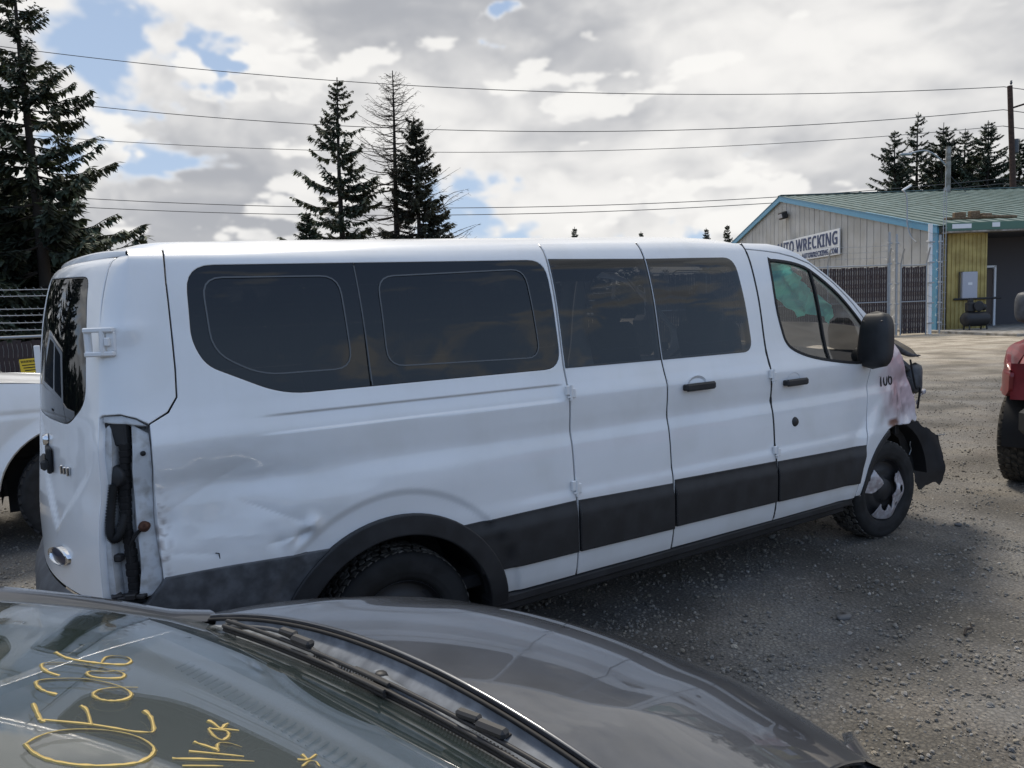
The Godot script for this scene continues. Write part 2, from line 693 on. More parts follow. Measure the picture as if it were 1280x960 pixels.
func materials() -> void:
	var P := FastNoiseLite.TYPE_SIMPLEX_SMOOTH
	var C := FastNoiseLite.TYPE_CELLULAR
	var w := mat("white_paint", 0.79, 0.80, 0.81, 0.32, 0.0, 0.7)
	textured(w, noise_tex(P, 0.008, 5, Color(0.972, 0.970, 0.964), Color(1, 1, 1), 512, 3, Color(0.993, 0.993, 0.992), 0.2, 0.75), 0.5)
	w.vertex_color_use_as_albedo = true
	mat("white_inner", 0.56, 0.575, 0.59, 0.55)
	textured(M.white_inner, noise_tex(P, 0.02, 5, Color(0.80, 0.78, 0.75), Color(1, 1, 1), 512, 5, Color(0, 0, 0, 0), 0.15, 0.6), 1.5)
	mat("black_plastic", 0.022, 0.023, 0.026, 0.55)
	textured(M.black_plastic, noise_tex(P, 0.01, 5, Color(0.75, 0.75, 0.75), Color(1, 1, 1), 512, 6, Color(0, 0, 0, 0), 0.2, 0.8), 1.2)
	mat("grey_plastic", 0.10, 0.105, 0.115, 0.6)
	textured(M.grey_plastic, noise_tex(P, 0.015, 5, Color(0.7, 0.7, 0.7), Color(1, 1, 1), 512, 8, Color(0, 0, 0, 0), 0.2, 0.8), 1.5)
	mat("cowl_plastic", 0.22, 0.24, 0.265, 0.7)
	textured(M.cowl_plastic, noise_tex(P, 0.012, 5, Color(0.72, 0.73, 0.75), Color(1, 1, 1), 512, 9, Color(0, 0, 0, 0), 0.25, 0.75), 2.5)
	mat("rubber", 0.018, 0.018, 0.019, 0.8)
	textured(M.rubber, noise_tex(P, 0.012, 4, Color(0.6, 0.58, 0.55), Color(1, 1, 1), 256, 10, Color(0, 0, 0, 0), 0.2, 0.7), 2.0)
	mat("stone_grey", 0.15, 0.145, 0.14, 0.9)
	mat("tread_rubber", 0.19, 0.18, 0.165, 0.9)
	textured(M.tread_rubber, noise_tex(P, 0.02, 5, Color(0.5, 0.48, 0.45), Color(1, 1, 1), 256, 27, Color(0, 0, 0, 0), 0.25, 0.75), 3.0)
	mat("dusty_rubber", 0.085, 0.075, 0.062, 0.9)
	textured(M.dusty_rubber, noise_tex(P, 0.02, 5, Color(0.5, 0.5, 0.5), Color(1, 1, 1), 256, 11, Color(0, 0, 0, 0), 0.25, 0.75), 3.0)
	mat("black", 0.008, 0.008, 0.009, 0.7)
	mat("steel_dark", 0.03, 0.03, 0.032, 0.5, 0.3)
	mat("chrome", 0.72, 0.73, 0.75, 0.12, 1.0)
	mat("silver_plastic", 0.60, 0.59, 0.60, 0.35, 0.25)
	textured(M.silver_plastic, noise_tex(P, 0.02, 4, Color(0.82, 0.78, 0.78), Color(1, 1, 1), 256, 12, Color(0, 0, 0, 0), 0.3, 0.7), 4.0)
	glass("tinted_glass", 0.003, 0.004, 0.005, 0.97)
	glass("door_glass", 0.003, 0.004, 0.005, 0.86)
	glass("clear_glass", 0.01, 0.014, 0.013, 0.30)
	glass("screen_glass", 0.02, 0.03, 0.028, 0.55)
	glass("wind_glass", 0.10, 0.145, 0.14, 0.14)
	mat("glass_line", 0.10, 0.11, 0.12, 0.5)
	mat("interior", 0.05, 0.05, 0.055, 0.8)
	mat("interior_dark", 0.02, 0.02, 0.022, 0.85)
	mat("seat_cloth", 0.045, 0.047, 0.05, 0.9)
	textured(M.seat_cloth, noise_tex(P, 0.05, 3, Color(0.6, 0.6, 0.6), Color(1, 1, 1), 256, 13), 5.0)
	mat("teal_cloth", 0.06, 0.36, 0.31, 0.85)
	M.teal_cloth.backlight_enabled = true
	M.teal_cloth.backlight = lin(0.1, 0.45, 0.4)
	mat("foam", 0.012, 0.011, 0.011, 0.95)
	mat("rust", 0.16, 0.075, 0.045, 0.9)
	textured(M.rust, noise_tex(P, 0.03, 5, Color(0.35, 0.25, 0.2), Color(1, 1, 1), 256, 14), 6.0)
	var cp := mat("car_paint", 0.064, 0.071, 0.086, 0.32, 0.35, 1.0)
	M.car_paint.clearcoat_roughness = 0.025
	textured(cp, noise_tex(P, 0.01, 5, Color(0.86, 0.86, 0.86), Color(1, 1, 1), 512, 15, Color(0, 0, 0, 0), 0.2, 0.7), 1.0)
	mat("red_paint", 0.22, 0.010, 0.013, 0.4, 0.0, 0.25)
	textured(M.red_paint, noise_tex(P, 0.01, 5, Color(0.75, 0.75, 0.75), Color(1, 1, 1), 256, 16, Color(0, 0, 0, 0), 0.2, 0.7), 1.0)
	mat("yellow_marker", 0.60, 0.45, 0.16, 0.7)
	mat("yellow_sign", 0.75, 0.52, 0.03, 0.5)
	mat("sign_white", 0.72, 0.74, 0.76, 0.45)
	mat("sign_blue", 0.03, 0.05, 0.13, 0.5)
	mat("emblem_blue", 0.012, 0.018, 0.045, 0.3)
	mat("beige_siding", 0.43, 0.435, 0.43, 0.5)
	textured(M.beige_siding, noise_tex(P, 0.01, 5, Color(0.94, 0.93, 0.91), Color(1, 1, 1), 512, 17, Color(0, 0, 0, 0), 0.2, 0.7), 0.12)
	mat("yellow_siding", 0.46, 0.37, 0.13, 0.55)
	textured(M.yellow_siding, noise_tex(P, 0.01, 5, Color(0.86, 0.84, 0.80), Color(1, 1, 1), 512, 18, Color(0, 0, 0, 0), 0.2, 0.7), 0.2)
	mat("blue_trim", 0.10, 0.30, 0.46, 0.4)
	mat("green_roof", 0.125, 0.185, 0.175, 0.45)
	textured(M.green_roof, noise_tex(P, 0.01, 5, Color(0.75, 0.78, 0.75), Color(1, 1, 1), 512, 19, Color(0, 0, 0, 0), 0.2, 0.7), 0.15)
	mat("green_fascia", 0.07, 0.15, 0.11, 0.5)
	mat("slat_brown", 0.040, 0.026, 0.026, 0.8)
	mat("galvanised", 0.36, 0.38, 0.40, 0.42, 0.6)
	mat("wire", 0.28, 0.28, 0.28, 0.5, 0.4)
	mat("power_line", 0.05, 0.05, 0.055, 0.7)
	mat("pole_wood", 0.085, 0.045, 0.032, 0.9)
	textured(M.pole_wood, noise_tex(P, 0.02, 5, Color(0.6, 0.6, 0.6), Color(1, 1, 1), 256, 20), 0.8)
	mat("bark", 0.030, 0.024, 0.020, 0.95)
	mat("needles", 1.0, 1.0, 1.0, 0.75)
	M.needles.backlight_enabled = true
	M.needles.backlight = Color(0.5, 0.5, 0.4)
	M.needles.vertex_color_use_as_albedo = true
	M.needles.cull_mode = BaseMaterial3D.CULL_DISABLED
	mat("concrete", 0.36, 0.34, 0.31, 0.9)
	textured(M.concrete, noise_tex(P, 0.01, 5, Color(0.72, 0.7, 0.66), Color(1, 1, 1), 512, 21, Color(0, 0, 0, 0), 0.2, 0.7), 0.4)
	mat("wood", 0.26, 0.19, 0.12, 0.85)
	textured(M.wood, noise_tex(P, 0.02, 4, Color(0.6, 0.55, 0.5), Color(1, 1, 1), 256, 22), 2.0)
	mat("door_grey", 0.42, 0.44, 0.50, 0.5)
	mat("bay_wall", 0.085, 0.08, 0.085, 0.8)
	mat("brown_door", 0.075, 0.055, 0.045, 0.6)
	mat("lamp_lens", 0.5, 0.5, 0.52, 0.2)
	mat("headlamp", 0.55, 0.60, 0.64, 0.08, 0.2, 1.0)
	mat("red_plastic", 0.25, 0.01, 0.012, 0.25)
	# the yard: crushed stone over dirt
	var g := mat("gravel", 1.0, 1.0, 1.0, 0.95)
	g.vertex_color_use_as_albedo = true
	textured(g, noise_tex(C, 0.05, 4, Color(0.60, 0.60, 0.60), Color(1, 1, 0.98), 1024, 23, Color(0.86, 0.85, 0.84), 0.0, 0.8), 0.8, true)
	g.detail_enabled = true
	g.detail_blend_mode = BaseMaterial3D.BLEND_MODE_MUL
	g.detail_albedo = noise_tex(P, 0.006, 6, Color(0.74, 0.73, 0.71), Color(1, 1, 1), 1024, 24, Color(0.90, 0.89, 0.88), 0.2, 0.75)
	g.detail_uv_layer = BaseMaterial3D.DETAIL_UV_2
	g.uv2_triplanar = true
	g.uv2_world_triplanar = true
	g.uv2_scale = Vector3(0.11, 0.11, 0.11)
	relief(g, noise_tex(C, 0.045, 3, Color(0, 0, 0), Color(1, 1, 1), 1024, 25), 0.8)
	var st := mat("stones", 1.0, 1.0, 1.0, 0.9)
	st.vertex_color_use_as_albedo = true

# ------------------------------------------------------------------ ground
func ground_height(x: float, z: float) -> float:
	var f := sky_n[2]
	var h := f.get_noise_2d(x * 0.9, z * 0.9) * 0.022 + f.get_noise_2d(x * 4.0 + 50.0, z * 4.0) * 0.008
	return h * smoothstep(60.0, 20.0, Vector2(x, z).length())

func ground() -> void:
	var line := []
	var t := -1500.0
	for k in [-1500, -600, -250, -120, -70, -50, -40, -33, -27]:
		line.append(float(k))
	var a := -24.0
	while a < 40.0:
		line.append(a)
		a += 0.25 if a > -8.0 and a < 14.0 else 0.8
	for k in [42, 46, 52, 60, 75, 100, 160, 300, 700, 1500]:
		line.append(float(k))
	var mb := MB.new()
	var n := line.size()
	var f := sky_n[2]
	for j in n:
		for i in n:
			var x: float = line[i]
			var z: float = line[j]
			var e := 0.1
			var h := ground_height(x, z)
			var nn := Vector3(h - ground_height(x + e, z), e, h - ground_height(x, z + e)).normalized()
			# grey crushed stone by the cars, pale trodden dirt towards the building
			var far := smoothstep(7.0, 22.0, x * 0.5 - z * 0.84 + f.get_noise_2d(x * 0.5, z * 0.5) * 5.0)
			var dirt := smoothstep(-0.1, 0.5, f.get_noise_2d(x * 1.3 + 7.0, z * 1.3))
			var k := Color(0.262, 0.257, 0.246).lerp(Color(0.315, 0.298, 0.266), dirt)
			# wheel tracks pressed into the dirt
			var rut := 0.0
			for tr: Array in [[5.6, 3.4, -0.50], [7.2, 4.0, -0.50], [4.2, 6.2, -0.10], [5.9, 6.4, -0.10]]:
				var off: float = (z - tr[1]) - (x - tr[0]) * tr[2] - 0.03 * pow(x - tr[0], 2.0) * tr[2] + 0.25 * f.get_noise_2d(x * 0.7, z * 0.2)
				rut = maxf(rut, exp(-off * off / 0.05))
			k = k * (1.0 - 0.22 * rut * (0.6 + f.get_noise_2d(x * 3.0, z * 3.0)))
			mb.col = k.lerp(Color(0.74, 0.67, 0.55), far)
			mb.vert(Vector3(x, h, z), nn)
	for j in n - 1:
		for i in n - 1:
			var q := j * n + i
			mb.face(q, q + 1, q + n + 1)
			mb.face(q, q + n + 1, q + n)
	struct("ground", mb, M.gravel)
	# loose stones
	var sb := MB.new()
	var ring := []
	for lat in 4:
		var th := PI * (lat + 0.5) / 4.0
		for lo in 6:
			var ph := TAU * (lo + 0.5 * (lat % 2)) / 6.0
			ring.append(Vector3(sin(th) * cos(ph) * 1.15, cos(th) * 0.7, sin(th) * sin(ph) * 0.9) * rng.randf_range(0.72, 1.2))
	for lat in 3:
		for lo in 6:
			var p0: Vector3 = ring[lat * 6 + lo]
			var p1: Vector3 = ring[lat * 6 + (lo + 1) % 6]
			var p2: Vector3 = ring[lat * 6 + 6 + lo]
			var p3: Vector3 = ring[lat * 6 + 6 + (lo + 1) % 6]
			sb.tri(p0, p1, p2, p0 + p1 + p2)
			sb.tri(p1, p3, p2, p1 + p3 + p2)
	for lo in range(1, 5):
		sb.tri(ring[0], ring[lo], ring[lo + 1], Vector3.UP)
		sb.tri(ring[18], ring[18 + lo], ring[19 + lo], Vector3.DOWN)
	var mm := MultiMesh.new()
	mm.transform_format = MultiMesh.TRANSFORM_3D
	mm.use_colors = true
	mm.mesh = sb.mesh()
	var count := 130000
	mm.instance_count = count
	var put := 0
	var spot := Vector2(-1.0, 4.0)
	while put < count:
		var d := 1.0 + 17.0 * pow(rng.randf(), 1.25)
		var az := deg_to_rad(rng.randf_range(-20.0, 85.0))
		var p := spot + Vector2(sin(az), -cos(az)) * d
		var cl := f.get_noise_2d(p.x * 2.2 + 31.0, p.y * 2.2) + 0.25 * f.get_noise_2d(p.x * 9.0, p.y * 9.0)
		if rng.randf() > smoothstep(-0.55, 0.45, cl) + 0.16:
			continue
		var s := 0.0028 + 0.0095 * pow(rng.randf(), 3.0) + (0.013 * rng.randf() if rng.randf() < 0.010 else 0.0)
		var b := Basis.from_euler(Vector3(rng.randf_range(-0.5, 0.5), rng.randf() * TAU, rng.randf_range(-0.5, 0.5)) + Vector3(PI * (rng.randi() % 2), 0, 0)).scaled(Vector3(s, s, s))
		mm.set_instance_transform(put, Transform3D(b, Vector3(p.x, ground_height(p.x, p.y) + s * 0.25, p.y)))
		var v := rng.randf_range(0.6, 1.25) * (1.5 if rng.randf() < 0.03 else 1.0)
		var warm := rng.randf()
		mm.set_instance_color(put, Color(0.225 * v * lerpf(1.0, 1.10, warm), 0.218 * v, 0.205 * v * lerpf(1.0, 0.84, warm)))
		put += 1
	var mi := MultiMeshInstance3D.new()
	mi.name = "gravel"
	mi.multimesh = mm
	mi.material_override = M.stones
	mi.set_meta("kind", "stuff")
	mi.set_meta("label", "loose grey crushed stone scattered over the yard ground")
	mi.set_meta("category", "gravel")
	add_child(mi, true)

# ------------------------------------------------------------------ the white van
# x runs forward from the rear axle, y up, z to the van's right
const WB := 3.75
var zp := PackedFloat32Array()
var xp := PackedFloat32Array()
var dent_n := FastNoiseLite.new()

func table(flat: Array, lo: float, hi: float, k: int) -> PackedFloat32Array:
	var m := flat.size() / 2
	var o := PackedFloat32Array()
	for s in k + 1:
		var y := lerpf(lo, hi, float(s) / k)
		var i := 0
		while i < m - 2 and y > float(flat[i * 2 + 2]):
			i += 1
		var sl := func(q: int) -> float:
			if q == 0:
				return (flat[3] - flat[1]) / (flat[2] - flat[0])
			if q == m - 1:
				return (flat[q * 2 + 1] - flat[q * 2 - 1]) / (flat[q * 2] - flat[q * 2 - 2])
			var a: float = (flat[q * 2 + 1] - flat[q * 2 - 1]) / (flat[q * 2] - flat[q * 2 - 2])
			var b: float = (flat[q * 2 + 3] - flat[q * 2 + 1]) / (flat[q * 2 + 2] - flat[q * 2])
			return 0.0 if a * b <= 0.0 else 2.0 * a * b / (a + b)
		var h: float = flat[i * 2 + 2] - flat[i * 2]
		var t := clampf((y - flat[i * 2]) / h, 0.0, 1.0)
		o.append(flat[i * 2 + 1] * (1 + 2 * t) * (1 - t) * (1 - t) + h * sl.call(i) * t * (1 - t) * (1 - t) + flat[i * 2 + 3] * t * t * (3 - 2 * t) + h * sl.call(i + 1) * t * t * (t - 1))
	return o

func look(t: PackedFloat32Array, lo: float, hi: float, y: float) -> float:
	var k := t.size() - 1
	var f := clampf((y - lo) / (hi - lo), 0.0, 1.0) * k
	var i := mini(int(f), k - 1)
	return lerpf(t[i], t[i + 1], f - i)

func half_width(x: float, y: float) -> float:
	var z := look(zp, 0.3, 2.105, y)
	if x > 2.75:
		z -= 0.10 * pow((x - 2.75) / 1.3, 2.0)
	return z

func bump(p: Vector2, c: Vector2, r: Vector2, tilt := 0.0) -> float:
	var d := (p - c).rotated(-tilt) / r
	return exp(-d.length_squared())

func pressed(p: Vector2) -> float:      # what is pressed into the sheet of either side
	var z := 0.0
	var d := p.distance_to(Vector2(-0.03, 0.36))
	if p.x < 0.9:
		z -= 0.011 * (1.0 - smoothstep(0.595, 0.635, d + 0.02 * absf(p.x))) - 0.012 * bump(p, Vector2(-0.03, 1.02), Vector2(0.5, 0.10))
		# two tapering lines under the windows
		var along := smoothstep(-0.60, -0.35, p.x) * (1.0 - smoothstep(0.82, 0.9, p.x))
		var t := smoothstep(-0.6, 0.9, p.x)
		z -= 0.010 * along * (smoothstep(1.355, 1.347, p.y) * smoothstep(lerpf(1.283, 1.268, t), 1.287, p.y))
	# the lower edge of the painted side kicks out above the black strip
	z += 0.010 * smoothstep(0.86, 0.79, p.y) * smoothstep(0.0, 0.8, p.x)
	# a bulge round the front wheel
	var df := p.distance_to(Vector2(3.75, 0.36))
	z += 0.022 * (1.0 - smoothstep(0.56, 0.70, df)) * smoothstep(3.9, 3.5, p.x)
	return z

func crease(p: Vector2, a: Vector2, b: Vector2, w: float) -> float:     # a sharp fold along a line, fading at its ends
	var ab := b - a
	var t := (p - a).dot(ab) / ab.length_squared()
	var d := absf((p - a).cross(ab.normalized()))
	return exp(-d / w) * smoothstep(-0.1, 0.25, t) * smoothstep(1.1, 0.7, t)

func dents(p: Vector2) -> float:        # the right rear quarter has been hit
	var z := 0.0
	z -= 0.030 * bump(p, Vector2(-0.70, 1.03), Vector2(0.26, 0.17), 0.35)
	z -= 0.008 * crease(p, Vector2(-0.93, 1.02), Vector2(-0.60, 1.19), 0.07)
	z += 0.002 * crease(p, Vector2(-0.93, 1.10), Vector2(-0.45, 1.17), 0.03)
	z -= 0.008 * crease(p, Vector2(-0.36, 0.90), Vector2(-0.66, 1.05), 0.055)
	z += 0.010 * crease(p, Vector2(-0.35, 0.935), Vector2(-0.50, 0.84), 0.032)
	z -= 0.009 * crease(p, Vector2(-0.38, 0.88), Vector2(-0.56, 0.86), 0.026)
	z += 0.016 * bump(p, Vector2(-0.385, 0.905), Vector2(0.030, 0.025), 0.8)
	z -= 0.016 * bump(p, Vector2(-0.42, 0.875), Vector2(0.04, 0.020), 0.7)
	z -= 0.003 * crease(p, Vector2(-0.92, 0.90), Vector2(-0.70, 0.855), 0.03)
	z -= 0.014 * bump(p, Vector2(-0.91, 1.00), Vector2(0.05, 0.06))
	z += 0.003 * crease(p, Vector2(-0.80, 0.93), Vector2(-0.56, 0.90), 0.03)
	z -= 0.010 * bump(p, Vector2(-1.0, 1.60), Vector2(0.07, 0.06))
	z += 0.010 * bump(p, Vector2(-0.965, 1.70), Vector2(0.06, 0.03))
	z -= 0.008 * bump(p, Vector2(-0.40, 1.08), Vector2(0.35, 0.05), -0.15)
	var away := smoothstep(-0.1, -0.6, p.x) * smoothstep(1.45, 1.2, p.y)
	z += away * (dent_n.get_noise_2d(p.x * 3.0, p.y * 4.5) * 0.003)
	z += 0.0012 * dent_n.get_noise_2d(p.x * 2.0 + 20.0, p.y * 3.0)
	# front wing pushed in
	var fr := smoothstep(3.55, 3.9, p.x)
	z += fr * (dent_n.get_noise_2d(p.x * 4.0, p.y * 4.0) * 0.013 - 0.03 * bump(p, Vector2(3.95, 1.0), Vector2(0.14, 0.13)))
	z -= 0.018 * bump(p, Vector2(3.62, 0.90), Vector2(0.09, 0.07))
	return z

func rear_x(z: float, y: float) -> float:
	var ze := look(zp, 0.3, 2.105, y) - 0.075
	return look(xp, 0.3, 2.12, y) + 0.17 * pow(minf(absf(z) / ze, 1.15), 2.4)

func sunk(x: float, y: float) -> float:      # the roof drops a little towards the back
	return 0.0285 * maxf(1.9 - x, 0.0) * smoothstep(1.93, 2.10, y)

func shell(p: Vector2, hit: bool) -> Vector3:
	var q := shell_level(p, hit)
	q.y -= sunk(q.x, p.y)
	return q

func shell_level(p: Vector2, hit: bool) -> Vector3:
	var z0 := half_width(p.x, p.y) + pressed(p) + (dents(p) if hit else 0.0)
	if p.x >= -0.93:
		return Vector3(p.x, p.y, z0)
	var ze := half_width(-0.93, p.y) - 0.075
	var xe := rear_x(ze, p.y)
	var p1x := xe + 0.17 * 2.4 / ze * 0.075
	var t := minf((-0.93 - p.x) / 0.17, 1.0)
	return Vector3((1 - t) * (1 - t) * -0.93 + 2 * t * (1 - t) * p1x + t * t * xe, p.y, (1 - t) * (1 - t) * z0 + 2 * t * (1 - t) * z0 + t * t * ze)

func side_r(p: Vector2) -> Vector3:
	return shell(p, true)

func side_l(p: Vector2) -> Vector3:
	return shell(p, false) * Vector3(1, 1, -1)

func rear_r(p: Vector2) -> Vector3:
	var x := rear_x(p.x, p.y)
	# a shallow fold runs down from each lower corner of the glass
	var v := 0.96 + 0.30 * absf(absf(p.x) - 0.60) / 0.35
	x += 0.012 * smoothstep(v - 0.03, v + 0.03, p.y) * smoothstep(1.40, 1.28, p.y) * smoothstep(0.93, 0.82, absf(p.x)) * smoothstep(0.05, 0.2, absf(p.x))
	return Vector3(x, p.y - sunk(x, p.y), p.x)

func moulding(p: Vector2) -> Vector3:      # the black strip: a sloping upper face over a flat one
	var top := lerpf(0.787, 0.745, (p.x - 0.9) / 2.4) if p.x > 0.9 else lerpf(0.776, 0.787, (p.x - 0.27) / 0.63)
	return side_r(p) + Vector3(0, 0, 0.016 * smoothstep(top, top - 0.075, p.y) - 0.006)

func in_side(q: Vector3) -> Vector3:
	return Vector3(lerpf(q.x, 1.2, 0.12), 1.1, 0.0)

func in_rear(q: Vector3) -> Vector3:
	return Vector3(0.3, q.y, q.z * 0.6)

func roof_at(x: float, z: float) -> Vector3:
	var y := 2.130 - 0.075 * pow(absf(z) / 0.8, 6.0)
	if x > 2.2:
		y -= 0.10 * pow((x - 2.2) / 0.6, 2.0)
	if x < -0.75:
		y -= 0.085 * pow((-0.75 - x) / 0.33, 2.0)
	var ribs := smoothstep(-0.6, -0.4, x) * (1.0 - smoothstep(2.0, 2.2, x)) * smoothstep(0.62, 0.55, absf(z))
	y += 0.006 * ribs * smoothstep(-0.2, 0.4, sin(absf(z) * 22.0))
	return Vector3(x, y - sunk(x, y), z)

func roof_end(z: float) -> float:
	return -1.08 + 0.16 * pow(minf(absf(z) / 0.77, 1.2), 2.4)

func pink(p: Vector2, _q: Vector3) -> Color:     # primer and rubbed paint on the crushed wing
	var t := smoothstep(3.50, 3.85, p.x + 0.12 * dent_n.get_noise_2d(p.x * 5.0, p.y * 5.0)) * smoothstep(0.72, 1.0, p.y)
	var c := Color(1, 1, 1).lerp(Color(0.78, 0.56, 0.58), t * 0.9)
	var dirt := smoothstep(0.0, 0.5, dent_n.get_noise_2d(p.x * 9.0 + 40.0, p.y * 7.0)) * bump(p, Vector2(3.88, 0.98), Vector2(0.20, 0.14))
	c = c.lerp(Color(0.20, 0.14, 0.14), minf(1.0, dirt * 0.75))
	return c.lerp(Color(0.25, 0.12, 0.08), smoothstep(0.55, 0.9, bump(p, Vector2(3.74, 0.84), Vector2(0.16, 0.05))))

func road_film(p: Vector2, _q: Vector3) -> Color:     # thrown-up dirt low down, scuffs where the quarter was hit
	var low := smoothstep(0.95, 0.40, p.y) * (0.55 + 0.45 * dent_n.get_noise_2d(p.x * 7.0, p.y * 3.0))
	low += 0.5 * bump(p, Vector2(-0.62, 0.72), Vector2(0.35, 0.30)) + 0.3 * bump(p, Vector2(3.25, 0.62), Vector2(0.15, 0.35))
	var run := smoothstep(0.15, 0.55, dent_n.get_noise_2d(p.x * 22.0, p.y * 1.2 + 7.0)) * smoothstep(0.7, 1.4, p.y) * 0.05
	var c := Color(1, 1, 1).lerp(Color(0.74, 0.70, 0.63), clampf(low * 0.32 + run, 0.0, 0.6))
	var edge := bump(p, Vector2(-0.915, 0.95), Vector2(0.022, 0.16)) + bump(p, Vector2(-0.395, 0.89), Vector2(0.03, 0.014), 0.8)
	return c.lerp(Color(0.36, 0.30, 0.27), clampf(edge * smoothstep(0.0, 0.35, dent_n.get_noise_2d(p.x * 40.0, p.y * 26.0)), 0.0, 0.8))

func van() -> void:
	zp = table([0.30, 0.985, 0.38, 1.002, 0.45, 1.022, 0.53, 1.033, 0.78, 1.036, 0.95, 1.030, 1.05, 1.021, 1.13, 1.006, 1.20, 1.012, 1.28, 1.016, 1.36, 0.993, 1.42, 0.975, 1.72, 0.926, 1.90, 0.880, 2.02, 0.832, 2.06, 0.800, 2.09, 0.745, 2.105, 0.67], 0.3, 2.105, 1805)
	xp = table([0.3, -1.26, 0.6, -1.285, 0.9, -1.288, 1.2, -1.265, 1.69, -1.217, 1.9, -1.172, 2.0, -1.12, 2.08, -1.03, 2.12, -0.9], 0.3, 2.12, 1820)
	dent_n.frequency = 1.0
	dent_n.fractal_octaves = 3
	dent_n.seed = 3
	var V := thing("passenger_van", "long white passenger van with a dented rear quarter and a smashed front end", "van")
	var white: Material = M.white_paint
	var black: Material = M.black_plastic

	# ---- the right side
	var quarter := pts([-0.806, 2.072, -0.815, 1.874, -0.817, 1.55, -0.822, 1.449, -0.856, 1.397, -0.922, 1.363, -0.924, 1.284, -0.926, 0.942, -0.924, 0.80, -0.90, 0.40])
	quarter.append_array(pts([-0.51, 0.40]))
	quarter.append_array(arc_pts(Vector2(-0.03, 0.335), 0.478, 170.0, 9.0, 24))
	quarter.append_array(pts([0.448, 0.405, 0.906, 0.405, 0.906, 2.072]))
	var qwin := rounded(pts([-0.748, 1.930, 0.893, 1.962, 0.898, 1.427, -0.445, 1.424, -0.715, 1.555, -0.757, 1.65]), 0.10, 6)
	part("quarter_panel", panel(side_r, quarter, [qwin], 0.016, 0.0085, in_side, 0.03, 0.0, 0.003, road_film), white, V, "white rear quarter panel buckled and creased behind the wheel")
	var corner := pts([-0.812, 2.072, -0.821, 1.874, -0.823, 1.55, -0.828, 1.451, -0.861, 1.402, -0.926, 1.367, -0.956, 1.391, -1.0, 1.407, -1.07, 1.405, -1.094, 1.39, -1.094, 2.02, -1.06, 2.05, -0.98, 2.066, -0.9, 2.072])
	part("corner_panel", panel(side_r, corner, [], 0.017, 0.03, in_side, 0.03), white, V)
	# glass of the quarter: two panes with a printed border
	var pane_a := Geometry2D.intersect_polygons(qwin, pts([-2, 0, -0.0785, 0, -0.0925, 3, -2, 3]))[0]
	var pane_b := Geometry2D.intersect_polygons(qwin, pts([-0.0755, 0, 2, 0, 2, 3, -0.0895, 3]))[0]
	part("window", panel(side_r, ccw(pane_a), [], 0.06, 0.06, in_side, 0.006, -0.003), M.tinted_glass, V)
	part("window", panel(side_r, ccw(pane_b), [], 0.06, 0.06, in_side, 0.006, -0.003), M.tinted_glass, V)
	part("window_bar", panel(side_r, ccw(pts([-0.0795, 1.428, -0.0745, 1.428, -0.0875, 1.928, -0.0925, 1.928])), [], 0.02, 0.03, in_side, 0.004, 0.001, 0.0008), M.glass_line, V)
	border(V, rounded(pts([-0.70, 1.885, -0.163, 1.889, -0.15, 1.503, -0.52, 1.503, -0.69, 1.60]), 0.08))
	border(V, rounded(pts([0.0, 1.884, 0.765, 1.915, 0.785, 1.485, 0.0, 1.498]), 0.08))
	# side doors
	door_r(V, 0.915, 1.553, 0.90)
	door_r(V, 1.562, 2.397, 2.288)
	border(V, rounded(pts([1.10, 1.90, 1.37, 1.905, 1.50, 1.72, 1.50, 1.50, 1.12, 1.50]), 0.07))
	border(V, rounded(pts([1.72, 1.905, 2.16, 1.905, 2.215, 1.50, 1.74, 1.49]), 0.07))
	front_door(V)
	# black cladding low on the side
	var clad := pts([-1.04, 0.36, -0.42, 0.36, -0.42, 0.62, -0.32, 0.797, -0.66, 0.811, -0.92, 0.818, -0.945, 0.77, -0.965, 0.735, -1.04, 0.70])
	part("bumper_side", panel(side_r, clad, [], 0.05, 0.05, in_side, 0.05, 0.014, 0.006), M.grey_plastic, V, "dark grey rear bumper end running to the wheel arch")
	var mid := pts([0.37, 0.535, 0.905, 0.531, 0.905, 0.787, 0.60, 0.783, 0.27, 0.775])
	part("side_moulding", panel(moulding, mid, [], 0.05, 0.012, in_side, 0.02, 0.010, 0.006), black, V)
	var fo := arc_pts(Vector2(-0.03, 0.335), 0.545, 176.0, 4.0, 40)
	var fi := arc_pts(Vector2(-0.03, 0.335), 0.455, 4.0, 176.0, 40)
	fo.append_array(fi)
	part("wheel_flare", panel(side_r, fo, [], 0.03, 0.03, in_side, 0.07, 0.028, 0.008), black, V)
	# front wing
	var wing := pts([3.222, 0.41, 3.245, 0.55, 3.312, 0.70, 3.382, 0.93, 3.452, 1.21, 3.535, 1.335, 3.60, 1.455, 3.66, 1.515, 3.74, 1.470, 3.855, 1.388, 3.955, 1.240, 4.04, 1.13, 4.098, 1.034, 4.135, 0.93, 4.149, 0.823, 4.11, 0.800, 4.06, 0.822, 3.98, 0.80])
	wing.append_array(arc_pts(Vector2(3.75, 0.36), 0.46, 78.0, 176.0, 20))
	wing.append_array(pts([3.285, 0.405]))
	part("front_wing", panel(side_r, wing, [], 0.02, 0.02, in_side, 0.02, 0.0, 0.003, pink), white, V, "crumpled front wing with pinkish rubbed paint")
	var liner := MB.new()
	liner.sheet(func(a: float, w: float) -> Vector3: return Vector3(3.75 + cos(a) * 0.475, 0.36 + sin(a) * 0.475, w), steps(0.1, 3.2, 18), [0.96, 0.5], Vector3(3.75, 0.36, 0.7), true)
	part("wheel_liner", liner, M.black, V)
	var rl := MB.new()
